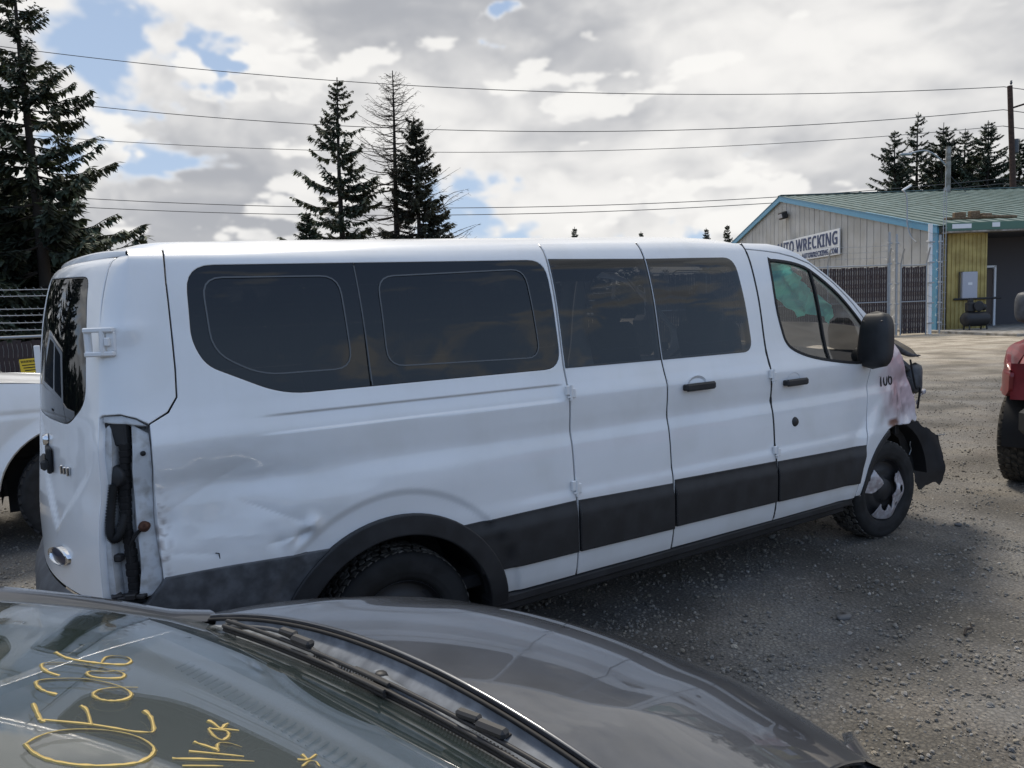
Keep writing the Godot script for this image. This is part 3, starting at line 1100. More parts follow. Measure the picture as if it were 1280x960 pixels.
	rl.sheet(func(a: float, w: float) -> Vector3: return Vector3(-0.03 + cos(a) * 0.47, 0.34 + sin(a) * 0.47, w), steps(-0.1, 3.24, 22), [1.0, 0.45], Vector3(-0.03, 0.36, 0.7), true)
	rl.box(Vector3(-0.03, 0.6, 0.46), Vector3(1.0, 0.9, 0.02))
	part("wheel_liner", rl, M.black, V)
	var ff := arc_pts(Vector2(3.75, 0.345), 0.475, 172.0, 105.0, 16)
	ff.append_array(arc_pts(Vector2(3.75, 0.345), 0.435, 105.0, 172.0, 16))
	part("wheel_flare", panel(side_r, ff, [], 0.03, 0.03, in_side, 0.05, 0.010, 0.005), black, V)
	# sill step
	var sill := MB.new()
	sill.box(Vector3(1.82, 0.372, 0.965), Vector3(2.80, 0.052, 0.10), Basis(), 0.012)
	sill.box(Vector3(1.82, 0.318, 0.92), Vector3(2.78, 0.05, 0.08), Basis(), 0.01)
	part("sill_step", sill, black, V)
	# hinges and handles
	for h: Array in [[0.911, 1.31, 0.075], [0.911, 0.845, 0.08], [2.402, 1.272, 0.085], [2.402, 0.822, 0.075]]:
		var hb := MB.new()
		var c := side_r(Vector2(h[0], h[1]))
		for s: Array in [[-0.016, 0.30], [0.016, -0.05]]:
			hb.box(c + Vector3(s[0], h[2] * s[1] * 0.6, 0.008), Vector3(0.026, h[2] * 0.62, 0.016), Basis(), 0.004)
		hb.tube([c + Vector3(0, -h[2] * 0.5, 0.012), c + Vector3(0, h[2] * 0.5, 0.012)], 0.009, 8)
		hb.box(c + Vector3(-0.012, -h[2] * 0.25, 0.016), Vector3(0.018, 0.008, 0.006))
		part("hinge", hb, white, V)
	for h: Array in [[1.776, 1.268, 0.225], [2.603, 1.222, 0.20]]:
		door_handle(V, h[0], h[1], h[2])
	var kb := MB.new()
	var kc := side_r(Vector2(2.6, 0.979))
	kb.lathe([Vector2(0.0, 0.012), Vector2(0.022, 0.010), Vector2(0.030, 0.0)], kc, Vector3(0, 0.05, 1), 16)
	part("fuel_cap", kb, M.steel_dark, V)
	var rs := MB.new()
	var tc := side_r(Vector2(-0.735, 0.855))
	rs.tube([tc + Vector3(-0.010, 0.012, 0.0005), tc + Vector3(0.002, 0.008, 0.001), tc + Vector3(0.004, -0.016, 0.0005)], 0.0022, 5)
	part("tear", rs, M.black, V)

	# ---- the left side, plain
	var ql := pts([-0.93, 0.40, -0.46, 0.41])
	ql.append_array(arc_pts(Vector2(-0.03, 0.36), 0.46, 175.0, 5.0, 16))
	ql.append_array(pts([0.44, 0.405, 2.397, 0.405, 2.397, 2.072, -0.806, 2.072, -0.93, 2.06, -1.06, 2.005, -1.094, 1.955, -1.094, 0.80]))
	var wl := rounded(pts([-0.748, 1.930, 0.893, 1.96, 0.898, 1.427, -0.445, 1.424, -0.715, 1.555]), 0.10)
	var wl2 := rounded(pts([0.95, 1.96, 2.28, 1.97, 2.28, 1.427, 0.95, 1.427]), 0.08)
	part("left_side_panel", panel(side_l, ql, [wl, wl2], 0.08, 0.04, in_side, 0.03), white, V)
	for w: PackedVector2Array in [wl, wl2]:
		part("window", panel(side_l, w, [], 0.12, 0.12, in_side, 0.006, -0.003), M.door_glass, V)
	var fl := door_outline()
	fl.append_array(pts([3.9, 1.35, 4.08, 1.0, 4.1, 0.82]))
	part("left_door_panel", panel(side_l, wing_left(), [front_window()], 0.07, 0.05, in_side, 0.03), white, V)
	part("window", panel(side_l, front_window(), [], 0.1, 0.1, in_side, 0.006, -0.003), M.clear_glass, V)

	# ---- roof, rear, front
	var roof := MB.new()
	var xs := [-1.08, -1.05, -1.0, -0.93, -0.86, -0.8, -0.72, -0.6, -0.5, -0.4, 0.0, 0.6, 1.2, 1.8, 2.0, 2.1, 2.2, 2.3, 2.4, 2.5, 2.6, 2.68, 2.74]
	var zs := []
	for k in 53:
		var t := -1.0 + 2.0 * k / 52.0
		zs.append(0.802 * signf(t) * (1.0 - pow(1.0 - absf(t), 1.5)))
	roof.sheet(func(z: float, x: float) -> Vector3: return roof_at(maxf(x, roof_end(z)), z), zs, xs, Vector3(1, 0, 0))
	part("roof", roof, white, V)
	rear_doors(V)
	tail_recess(V)
	front_end(V)
	front_wreckage(V)
	mirror(V)
	wheels(V)
	cabin(V)
	# number written on the wing
	var num := MeshInstance3D.new()
	num.name = "painted_number"
	num.mesh = letters("106", 0.095, 0.003, false)
	num.material_override = M.black
	V.add_child(num, true)
	var nc := side_r(Vector2(3.675, 1.118))
	var e := 0.03
	var ax := (side_r(Vector2(3.675 + e, 1.118)) - side_r(Vector2(3.675 - e, 1.118))).normalized()
	var ay := (side_r(Vector2(3.675, 1.118 + e)) - side_r(Vector2(3.675, 1.118 - e))).normalized()
	var az := ax.cross(ay).normalized()
	num.transform = Transform3D(Basis(ax, az.cross(ax), az), nc + az * 0.004 + ay * 0.03)

func ccw(p: PackedVector2Array) -> PackedVector2Array:
	if Geometry2D.is_polygon_clockwise(p):
		p.reverse()
	return p

func border(V: Node3D, p: PackedVector2Array) -> void:
	p = ccw(p)
	part("window_border", panel(side_r, p, [shifted(p, 0.006)], 0.08, 0.08, in_side, 0.001, 0.0012, 0.0008), M.glass_line, V)

func door_r(V: Node3D, x0: float, x1: float, glass_to: float) -> void:
	var out := pts([x0, 0.405, x1, 0.400, x1, 2.072, x0, 2.072])
	var second := glass_to > 2.0
	var win := pts([x0 + 0.016, 1.436, x1 - 0.016, 1.434, x1 - 0.016, 1.958, x0 + 0.016, 1.955])
	var gl := pts([x0 + 0.003, 1.426, x1 - 0.003, 1.424, x1 - 0.003, 1.968, x0 + 0.003, 1.965])
	if second:
		gl = pts([x0 + 0.003, 1.424])
		gl.append_array(rounded(pts([x0 + 0.003, 1.424, 2.288, 1.424, 2.262, 1.980, x0 + 0.003, 1.968]), 0.085, 6).slice(7, 21))
		gl.append_array(pts([x0 + 0.003, 1.968]))
		win = shifted(ccw(gl.duplicate()), 0.012)
	part("side_door", panel(side_r, out, [win], 0.034, 0.013, in_side, 0.03, 0.0, 0.003, road_film), M.white_paint, V)
	part("window", panel(side_r, gl, [], 0.06, 0.06, in_side, 0.006, 0.003, 0.002), M.door_glass, V)
	var mo := pts([x0 + 0.003, 0.531, x1 - 0.003, 0.522, x1 - 0.003, 0.768, x0 + 0.003, 0.785])
	part("side_moulding", panel(moulding, mo, [], 0.05, 0.012, in_side, 0.02, 0.010, 0.006), M.black_plastic, V)
	# the dark seam and drip rail
	var sb := MB.new()
	var a := []
	for k in 30:
		a.append(side_r(Vector2(x1 + 0.0045, lerpf(0.42, 2.06, k / 29.0))) - Vector3(0, 0, 0.012))
	sb.tube(a, 0.010 if not second else 0.016, 6)
	part("door_seal", sb, M.black, V)

func front_window() -> PackedVector2Array:
	var o := rounded(pts([2.560, 1.970, 2.720, 1.966, 2.953, 1.905, 3.157, 1.781, 3.334, 1.643, 3.470, 1.515]), 0.03)
	return smooth_loop(pts([2.572, 1.955, 2.60, 1.968, 2.699, 1.963, 2.83, 1.945, 2.953, 1.905, 3.157, 1.781, 3.334, 1.643, 3.475, 1.515, 3.515, 1.43, 3.50, 1.345, 3.40, 1.295, 3.274, 1.285, 2.976, 1.323, 2.784, 1.362, 2.66, 1.408, 2.60, 1.455, 2.572, 1.53, 2.545, 1.70]), 3)

func door_outline() -> PackedVector2Array:
	return pts([2.407, 0.400, 3.212, 0.400, 3.235, 0.55, 3.302, 0.70, 3.372, 0.93, 3.442, 1.21, 3.525, 1.335, 3.575, 1.45, 3.52, 1.535, 3.36, 1.675, 3.175, 1.813, 2.965, 1.942, 2.82, 1.985, 2.70, 2.008, 2.55, 2.022, 2.407, 2.030])

func wing_left() -> PackedVector2Array:
	var w := pts([2.407, 0.400, 3.212, 0.400])
	w.append_array(arc_pts(Vector2(3.75, 0.36), 0.47, 172.0, 20.0, 16))
	w.append_array(pts([4.2, 0.6, 4.2, 1.0, 3.9, 1.33, 3.66, 1.5, 3.52, 1.535, 3.36, 1.675, 3.175, 1.813, 2.965, 1.942, 2.82, 1.985, 2.70, 2.03, 2.55, 2.06, 2.407, 2.072]))
	return w

func front_door(V: Node3D) -> void:
	var win := front_window()
	part("front_door", panel(side_r, door_outline(), [win], 0.03, 0.013, in_side, 0.04, 0.0, 0.003, road_film), M.white_paint, V)
	var rub := panel(side_r, shifted(ccw(win.duplicate()), -0.004), [shifted(ccw(win.duplicate()), 0.014)], 0.05, 0.05, in_side, 0.012, 0.004, 0.003)
	part("window_seal", rub, M.black, V)
	part("window", panel(side_r, shifted(ccw(win.duplicate()), 0.010), [], 0.1, 0.1, in_side, 0.004, -0.006), M.clear_glass, V)
	var bar := pts([2.945, 1.91, 2.962, 1.905, 2.995, 1.32, 2.975, 1.322])
	part("window_bar", panel(side_r, bar, [], 0.05, 0.05, in_side, 0.02, 0.003, 0.002), M.black, V)
	var mo := pts([2.41, 0.520, 3.218, 0.503, 3.25, 0.60, 3.305, 0.715, 3.315, 0.745, 2.41, 0.764])
	part("side_moulding", panel(moulding, mo, [], 0.05, 0.012, in_side, 0.02, 0.010, 0.006), M.black_plastic, V)
	# roof frame and screen pillar round the door
	var fr := pts([2.407, 2.036, 2.55, 2.028, 2.70, 2.015, 2.825, 1.992, 2.97, 1.949, 3.18, 1.820, 3.365, 1.682, 3.525, 1.542, 3.58, 1.458, 3.655, 1.520, 3.444, 1.655, 3.165, 1.845, 2.90, 2.005, 2.754, 2.058, 2.654, 2.074, 2.407, 2.074])
	part("screen_pillar", panel(side_r, fr, [], 0.02, 0.013, in_side, 0.05), M.white_paint, V)
	var sb := MB.new()
	var a := []
	for k in 30:
		a.append(side_r(Vector2(2.402, lerpf(0.42, 2.06, k / 29.0))) - Vector3(0, 0, 0.016))
	sb.tube(a, 0.014, 6)
	part("door_seal", sb, M.black, V)

func door_handle(V: Node3D, x: float, y: float, w: float) -> void:
	var c := side_r(Vector2(x, y))
	var cup := MB.new()
	cup.sheet(func(a: float, r: float) -> Vector3: return c + Vector3(cos(a) * w * 0.30 * r, 0.016 + sin(a) * 0.042 * r, 0.004 - 0.016 * (1.0 - r * r)), steps(0.0, TAU, 20), [0.02, 0.5, 0.8, 1.0], c + Vector3(0, 0, 0.3), true)
	part("handle_cup", cup, M.white_paint, V)
	var b := MB.new()
	b.box(c + Vector3(0, 0, 0.030), Vector3(w, 0.042, 0.024), Basis(), 0.010)
	b.box(c + Vector3(-w * 0.42, 0, 0.012), Vector3(0.03, 0.034, 0.03), Basis(), 0.006)
	b.box(c + Vector3(w * 0.42, 0, 0.012), Vector3(0.03, 0.034, 0.03), Basis(), 0.006)
	part("handle", b, M.black_plastic, V)

func rear_doors(V: Node3D) -> void:
	for s in [1.0, -1.0]:
		var zf := func(p: Vector2) -> Vector3: return rear_r(p) * Vector3(1, 1, s)
		var out := pts([0.006, 0.74, 0.968, 0.745, 0.966, 0.95, 0.955, 1.15, 0.943, 1.30, 0.912, 1.42, 0.862, 1.70, 0.806, 1.90, 0.784, 1.955, 0.770, 1.985, 0.70, 1.992, 0.006, 1.994])
		var win := rounded(pts([0.09, 1.375, 0.70, 1.355, 0.822, 1.44, 0.775, 1.72, 0.70, 1.90, 0.60, 1.905, 0.09, 1.925]), 0.06)
		part("rear_door", panel(zf, out, [win], 0.02, 0.02, in_rear, 0.03), M.white_paint, V)
		part("rear_window", panel(zf, shifted(ccw(win.duplicate()), 0.003), [], 0.06, 0.06, in_rear, 0.006, -0.002), M.tinted_glass, V)
		# hinges on the corner
		for y in [1.66, 0.95]:
			if s > 0.0 and y < 1.0:
				continue
			var h := MB.new()
			var c: Vector3 = zf.call(Vector2(0.885 if y > 1.2 else 0.97, y))
			var o := Vector3(-0.45, 0, s * 0.9).normalized()
			var t := Vector3(0.9, 0, s * 0.45).normalized()
			var bs := Basis(t, Vector3.UP, t.cross(Vector3.UP))
			for k in [-1.0, 1.0]:
				h.box(c + o * 0.02 + Vector3(0, k * 0.042, 0), Vector3(0.10, 0.018, 0.03), bs, 0.004)
			h.box(c + o * 0.016 - t * 0.04, Vector3(0.022, 0.10, 0.022), bs, 0.005)
			h.box(c + o * 0.012 + t * 0.035, Vector3(0.034, 0.072, 0.02), bs, 0.005)
			h.box(c + o * 0.03 + t * 0.03, Vector3(0.016, 0.03, 0.02), bs, 0.003)
			h.tube([c + o * 0.028 + t * 0.012 - Vector3(0, 0.046, 0), c + o * 0.028 + t * 0.012 + Vector3(0, 0.046, 0)], 0.009, 8)
			part("hinge", h, M.white_paint, V)
	var rz := func(z: float, y: float) -> Vector3: return rear_r(Vector2(z, y))
	var hd := MB.new()
	var c: Vector3 = rz.call(0.42, 1.19)
	hd.box(c + Vector3(-0.022, 0, 0), Vector3(0.026, 0.042, 0.20), Basis(), 0.010)
	hd.box(c + Vector3(-0.005, 0.01, 0), Vector3(0.02, 0.10, 0.14), Basis(), 0.006)
	part("rear_handle", hd, M.black_plastic, V)
	var lk := MB.new()
	lk.lathe([Vector2(0.0, 0.02), Vector2(0.02, 0.018), Vector2(0.026, 0.0)], rz.call(0.36, 1.27), Vector3(-1, 0, 0), 14)
	part("lock", lk, M.chrome, V)
	var bd := MB.new()
	for k in 3:
		bd.box((rz.call(0.63 + k * 0.035, 1.185) as Vector3) + Vector3(-0.008, 0, 0), Vector3(0.012, 0.035 - 0.006 * (k % 2), 0.016), Basis(), 0.003)
	part("badge", bd, M.chrome, V, "small chrome lettering badge beside the rear handle")
	var ov := MB.new()
	var oc: Vector3 = rz.call(0.66, 0.865)
	ov.sheet(func(a: float, r: float) -> Vector3: return oc + Vector3(-0.020 + 0.012 * r * r + 0.13 * (sin(a) * r * 0.085) * 0.0, cos(a) * 0.036 * r, sin(a) * 0.085 * r) + Vector3(0.30 * sin(a) * 0.098 * r, 0, 0), steps(0, TAU, 28), [0.02, 0.4, 0.84], oc + Vector3(0.5, 0, 0))
	part("emblem", ov, M.emblem_blue, V, "dark oval emblem with a chrome rim low on the rear door")
	var orim := MB.new()
	orim.sheet(func(a: float, r: float) -> Vector3: return oc + Vector3(-0.022 + 0.020 * absf(r - 0.92) / 0.08, cos(a) * 0.036 * r, sin(a) * 0.085 * r) + Vector3(0.30 * sin(a) * 0.098 * r, 0, 0), steps(0, TAU, 28), [0.84, 0.88, 0.92, 0.96, 1.0], oc + Vector3(0.5, 0, 0))
	part("emblem_rim", orim, M.chrome, V)
	# gap between doors, bumper, high brake lamp, step
	var g := MB.new()
	var path := []
	for k in 20:
		path.append((rz.call(0.0, lerpf(0.75, 1.98, k / 19.0)) as Vector3) + Vector3(0.015, 0, 0))
	g.tube(path, 0.012, 6)
	part("door_seal", g, M.black, V)
	var bm := MB.new()
	bm.sheet(func(z: float, y: float) -> Vector3: return Vector3(rear_x(z, 0.7) - 0.045 + 0.05 * pow(absf(y - 0.58) / 0.16, 4.0), y, z), steps(-1.0, 1.0, 30), [0.40, 0.44, 0.50, 0.58, 0.66, 0.71, 0.735], Vector3(0, 0.55, 0))
	bm.sheet(func(z: float, k: float) -> Vector3: return Vector3(rear_x(z, 0.7) + 0.005 + k, 0.737, z), steps(-1.0, 1.0, 30), [0.0, 0.12], Vector3(0, 0, 0))
	part("rear_bumper", bm, M.grey_plastic, V)
	var bl := MB.new()
	bl.box(Vector3(-1.105, 1.955, 0.0), Vector3(0.04, 0.022, 0.30), Basis(Vector3.BACK, 0.6), 0.01)
	part("brake_lamp", bl, M.red_plastic, V)
	var rb := MB.new()
	rb.sheet(func(z: float, k: float) -> Vector3:
		var lo := Vector3(rear_x(z, 1.998), 1.998 - sunk(-1.1, 1.998), z)
		var hi := roof_at(roof_end(z), z)
		return lo.lerp(hi, k) + Vector3(-0.012, 0.012, 0) * sin(PI * k), steps(-0.802, 0.802, 32), steps(0, 1, 6), Vector3(0, 1.2, 0))
	part("roof_edge", rb, M.white_paint, V)

func tail_recess(V: Node3D) -> void:
	# where the right tail lamp has been taken out
	var back := pts([-0.915, 0.745, -0.915, 1.38, -1.0, 1.41, -1.12, 1.41, -1.12, 0.74])
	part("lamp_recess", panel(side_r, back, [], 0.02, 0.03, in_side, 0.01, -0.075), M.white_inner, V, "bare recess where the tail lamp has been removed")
	var rt := pts([-1.098, 0.745, -1.052, 0.745, -1.056, 1.0, -1.060, 1.10, -1.054, 1.22, -1.056, 1.385, -1.098, 1.40])
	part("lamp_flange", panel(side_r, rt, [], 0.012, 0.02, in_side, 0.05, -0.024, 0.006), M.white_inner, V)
	var fl := pts([-0.925, 0.76, -0.927, 1.34, -0.972, 1.375, -0.975, 1.20, -0.965, 1.0, -0.968, 0.85, -0.98, 0.75])
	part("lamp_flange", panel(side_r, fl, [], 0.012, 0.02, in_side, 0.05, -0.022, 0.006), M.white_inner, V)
	var top := pts([-0.93, 1.362, -0.956, 1.387, -1.0, 1.404, -1.08, 1.402, -1.08, 1.382, -0.985, 1.375])
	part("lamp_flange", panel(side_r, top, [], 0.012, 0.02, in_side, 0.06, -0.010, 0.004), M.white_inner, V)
	var at := func(x: float, y: float, d: float) -> Vector3:
		var p := Vector2(x, y)
		var q := side_r(p)
		var ax := side_r(p + Vector2(0.004, 0)) - side_r(p - Vector2(0.004, 0))
		return q + Vector3.UP.cross(ax).normalized() * -absf(d) * (1.0 if Vector3.UP.cross(ax).dot(q - Vector3(0, q.y, 0)) > 0.0 else -1.0)
	var dark := MB.new()
	for k in 26:
		var y := lerpf(0.77, 1.36, k / 25.0)
		var w := 0.017 + 0.006 * dent_n.get_noise_1d(y * 30.0)
		dark.box(at.call(-0.998 + 0.008 * sin(y * 9.0), y, 0.055), Vector3(w * 2.0, 0.026, 0.03), Basis(Vector3.UP, -0.6), 0.004)
	part("foam_strip", dark, M.foam, V)
	var bx := MB.new()
	bx.box(at.call(-1.045, 1.335, 0.05), Vector3(0.085, 0.085, 0.03), Basis(Vector3.UP, -0.75), 0.006)
	part("vent_block", bx, M.black_plastic, V)
	bx = MB.new()
	bx.box(at.call(-1.058, 0.90, 0.05) , Vector3(0.055, 0.025, 0.03), Basis(Vector3.UP, -0.75), 0.005)
	part("vent_block", bx, M.black_plastic, V)
	var cap := MB.new()
	var cc: Vector3 = at.call(-1.050, 1.185, 0.062)
	cap.lathe([Vector2(0.0, 0.034), Vector2(0.034, 0.032), Vector2(0.040, 0.022), Vector2(0.041, 0.0)], cc, Vector3(-0.72, 0.05, 0.69), 22)
	part("hose_cap", cap, M.black_plastic, V)
	var route := smooth_path([at.call(-1.050, 1.16, 0.035), at.call(-1.052, 1.10, 0.030), at.call(-1.062, 1.03, 0.030), at.call(-1.058, 0.985, 0.030), at.call(-1.035, 0.972, 0.032), at.call(-1.015, 0.995, 0.036), at.call(-1.002, 1.05, 0.05)], 14)
	var rad := []
	for k in route.size():
		rad.append(0.0150 + 0.0030 * (1.0 if k % 2 == 0 else -1.0))
	var hose := MB.new()
	hose.tube(route, rad, 12)
	part("hose", hose, M.rubber, V, "black corrugated hose hanging in the lamp recess")
	var bulb := MB.new()
	bulb.lathe([Vector2(0.0, 0.02), Vector2(0.014, 0.018), Vector2(0.02, 0.0), Vector2(0.014, -0.02)], at.call(-0.952, 1.005, 0.012), Vector3(-0.5, 0.1, 0.85), 14)
	part("bulb_holder", bulb, M.rust, V)
	for k in 2:
		var wr := MB.new()
		wr.tube(smooth_path([at.call(-0.952, 1.0, 0.02), at.call(-0.975, 0.98 - k * 0.01, 0.02), at.call(-0.985 - 0.006 * k, 0.93, 0.04), at.call(-0.992, 0.85, 0.045), at.call(-0.98 - 0.02 * k, 0.78, 0.05)], 5), 0.0042, 6)
		part("lamp_wire", wr, M.rubber, V)
	var lo := MB.new()
	for k in 4:
		lo.box(at.call(-0.97 - k * 0.028, 0.762 + 0.004 * (k % 2), 0.03), Vector3(0.034, 0.014 + 0.006 * (k % 2), 0.05), Basis(Vector3.UP, -0.6 + 0.2 * k), 0.003)
	part("bracket", lo, M.steel_dark, V)
	for q: Array in [[-1.052, 1.265, 0.011], [-0.945, 1.265, 0.009], [-1.006, 1.09, 0.008]]:
		var b := MB.new()
		b.lathe([Vector2(0.0, 0.008), Vector2(q[2], 0.006), Vector2(q[2], 0.0)], at.call(q[0], q[1], 0.07 if q[0] < -0.96 else 0.02), Vector3(-0.6, 0, 0.8), 10)
		part("bolt", b, M.black, V)

func front_end(V: Node3D) -> void:
	# windscreen
	var ws := MB.new()
	ws.sheet(func(z: float, t: float) -> Vector3:
		var zz := z * lerpf(0.86, 0.70, t)
		var edge := Vector2(3.64, 1.52).lerp(Vector2(2.74, 2.045), t)
		var b := 0.16 * (1.0 - z * z)
		return Vector3(edge.x + b, edge.y + 0.03 * (1.0 - z * z) + 0.03 * sin(PI * t), zz), steps(-1, 1, 20), steps(0, 1, 10), Vector3(1, 0, 0))
	part("windscreen", ws, M.screen_glass, V)
	# bent bonnet: its near edge stands clear of the crushed wing
	var hood := MB.new()
	hood.sheet(func(z: float, t: float) -> Vector3:
		var y := 1.50 - 0.19 * t - 0.05 * t * t + 0.05 * (1.0 - z * z) + 0.04 * sin(z * 6.0 + t * 4.0) * t * (1.0 - z * z)
		y -= 0.03 * smoothstep(0.8, 1.0, t)
		return Vector3(3.72 + 0.86 * t + 0.08 * (1.0 - z * z), y, z * (0.81 - 0.11 * t)), steps(-1, 1, 24), steps(0, 1, 14), Vector3(3.2, 0.6, 0))
	part("bonnet", hood, M.white_paint, V)
	var dk := MB.new()
	dk.tube(smooth_path([Vector3(4.08, 1.395, 0.72), Vector3(4.22, 1.33, 0.715), Vector3(4.40, 1.265, 0.71), Vector3(4.60, 1.245, 0.69)], 4), [0.02, 0.022, 0.025, 0.028, 0.03, 0.03, 0.03, 0.03, 0.028, 0.024, 0.02, 0.014, 0.008], 8, true, 0.6)
	part("grille_scrap", dk, M.grey_plastic, V)
	# broken lamp and the carrier behind it
	var lamp := MB.new()
	lamp.sheet(func(u: float, t: float) -> Vector3:
		var r := pow(maxf(0.0, 1.0 - pow(absf(t), 3.0)), 0.4)
		return Vector3(4.45 + 0.085 * cos(u) * r + 0.03 * t * t, 1.075 + 0.125 * t, 0.72 + 0.06 * sin(u) * r), steps(0, TAU, 18), steps(-1, 1, 10), Vector3(4.45, 1.07, 0.72))
	lamp.box(Vector3(4.33, 1.19, 0.70), Vector3(0.16, 0.05, 0.08), Basis(Vector3.BACK, -0.5), 0.012)
	lamp.box(Vector3(4.30, 1.10, 0.68), Vector3(0.10, 0.16, 0.06), Basis(Vector3.BACK, 0.2), 0.02)
	part("headlamp", lamp, M.grey_plastic, V, "broken dark headlamp hanging at the crushed front corner")
	var bit := MB.new()
	bit.box(Vector3(4.55, 0.965, 0.74), Vector3(0.05, 0.035, 0.04), Basis(Vector3.BACK, 0.3), 0.006)
	part("lamp_scrap", bit, M.silver_plastic, V)
	var car := MB.new()
	car.box(Vector3(4.30, 0.95, 0.0), Vector3(0.10, 0.60, 1.30), Basis(), 0.02)
	car.box(Vector3(4.16, 0.98, 0.64), Vector3(0.30, 0.10, 0.08), Basis(Vector3.BACK, -0.3), 0.02)
	car.box(Vector3(4.20, 1.16, 0.62), Vector3(0.24, 0.06, 0.06), Basis(Vector3.BACK, 0.4), 0.015)
	car.box(Vector3(3.70, 1.08, 0.0), Vector3(0.5, 0.5, 1.30), Basis(), 0.05)
	car.box(Vector3(4.02, 0.55, 0.0), Vector3(0.12, 0.12, 1.5), Basis(), 0.02)
	car.box(Vector3(3.99, 0.80, 0.74), Vector3(0.12, 0.10, 0.16), Basis(Vector3.BACK, 0.2), 0.01)
	part("radiator_carrier", car, M.steel_dark, V)
	var pk := MB.new()
	pk.add(panel(func(p: Vector2) -> Vector3: return Vector3(4.32 + p.x, p.y, 0.80 - p.x * 0.5 + 0.012 * sin(p.y * 40.0)), pts([0.05, 0.775, -0.03, 0.80, -0.01, 0.955, 0.05, 0.97, 0.12, 0.93, 0.125, 0.785]), [], 0.01, 0.02, func(q: Vector3) -> Vector3: return Vector3(3.5, q.y, 0), 0.01), Transform3D())
	for k in pk.c.size():
		pk.c[k] = Color(0.80, 0.62, 0.63)
	part("wing_scrap", pk, M.white_paint, V, "pinkish torn strip of wing at the front corner")
	# hanging plastic liner under the nose
	var ln := MB.new()
	var lf := func(p: Vector2) -> Vector3: return Vector3(3.98 + p.x, p.y, 0.88 - 0.06 * p.x + 0.035 * sin(p.x * 9.0 + p.y * 7.0) + 0.04 * smoothstep(0.65, 0.35, p.y))
	var lo := pts([-0.18, 0.812, 0.0, 0.80, 0.18, 0.80, 0.30, 0.745, 0.40, 0.715, 0.55, 0.665, 0.69, 0.61, 0.64, 0.53, 0.59, 0.44, 0.57, 0.33, 0.55, 0.26, 0.46, 0.285, 0.36, 0.245, 0.30, 0.25, 0.26, 0.33, 0.20, 0.45, 0.12, 0.60, 0.02, 0.70])
	ln = panel(lf, ragged(subdivided(lo, 0.05)), [], 0.03, 0.03, func(q: Vector3) -> Vector3: return Vector3(q.x, q.y, 0), 0.006)
	part("torn_liner", ln, M.black_plastic, V, "torn black plastic liner hanging under the smashed nose")
	var tw := MB.new()
	tw.tube([lf.call(Vector2(0.66, 0.62)), lf.call(Vector2(0.78, 0.612)) + Vector3(0, 0.0, 0.01)], 0.004, 5)
	tw.tube(smooth_path([lf.call(Vector2(0.16, 0.68)) + Vector3(0, 0, 0.02), lf.call(Vector2(0.15, 0.62)) + Vector3(0, 0, 0.03), lf.call(Vector2(0.18, 0.58)) + Vector3(0, 0, 0.02), lf.call(Vector2(0.16, 0.54)) + Vector3(0, 0, 0.02)]), 0.004, 5)
	part("liner_clip", tw, M.galvanised, V)
	var br := MB.new()
	br.box(Vector3(3.93, 0.79, 0.86), Vector3(0.12, 0.05, 0.03), Basis(Vector3.BACK, 0.1), 0.005)
	br.box(Vector3(3.96, 0.755, 0.87), Vector3(0.05, 0.07, 0.03), Basis(), 0.005)
	part("bumper_bracket", br, M.steel_dark, V)

func front_wreckage(V: Node3D) -> void:
	for k in 4:
		var w := MB.new()
		var z := 0.66 + 0.05 * k
		w.tube(smooth_path([Vector3(4.10 + 0.05 * k, 1.24, z), Vector3(4.20 + 0.03 * k, 1.12 - 0.03 * k, z + 0.02), Vector3(4.18 + 0.05 * k, 1.02, z + 0.03), Vector3(4.24 + 0.04 * k, 0.95 - 0.03 * k, z)], 5), 0.006 + 0.002 * (k % 2), 6)
		part("loose_wire", w, M.rubber, V)
	for q: Array in [[4.20, 1.02, 0.76, 0.4, 0.14, 0.05], [4.10, 0.86, 0.82, -0.3, 0.20, 0.04], [4.40, 0.88, 0.78, 0.9, 0.10, 0.03], [4.27, 0.74, 0.84, -0.6, 0.12, 0.04]]:
		var b := MB.new()
		b.add(slab(pts([0, 0, q[4], q[5] * 0.3, q[4] * 0.8, q[5], q[4] * 0.35, q[5] * 0.7, 0.01, q[5] * 1.2]), Vector3(q[0], q[1], q[2]), Vector3(cos(q[3]), sin(q[3]), 0.1).normalized(), Vector3(-sin(q[3]), cos(q[3]), 0.15).normalized(), 0.004), Transform3D())
		part("torn_bracket", b, M.silver_plastic if q[3] > 0.5 else M.grey_plastic, V)

func ragged(p: PackedVector2Array) -> PackedVector2Array:
	for i in p.size():
		p[i] += Vector2(dent_n.get_noise_1d(i * 3.7), dent_n.get_noise_1d(i * 5.1 + 90.0)) * 0.022
	return p

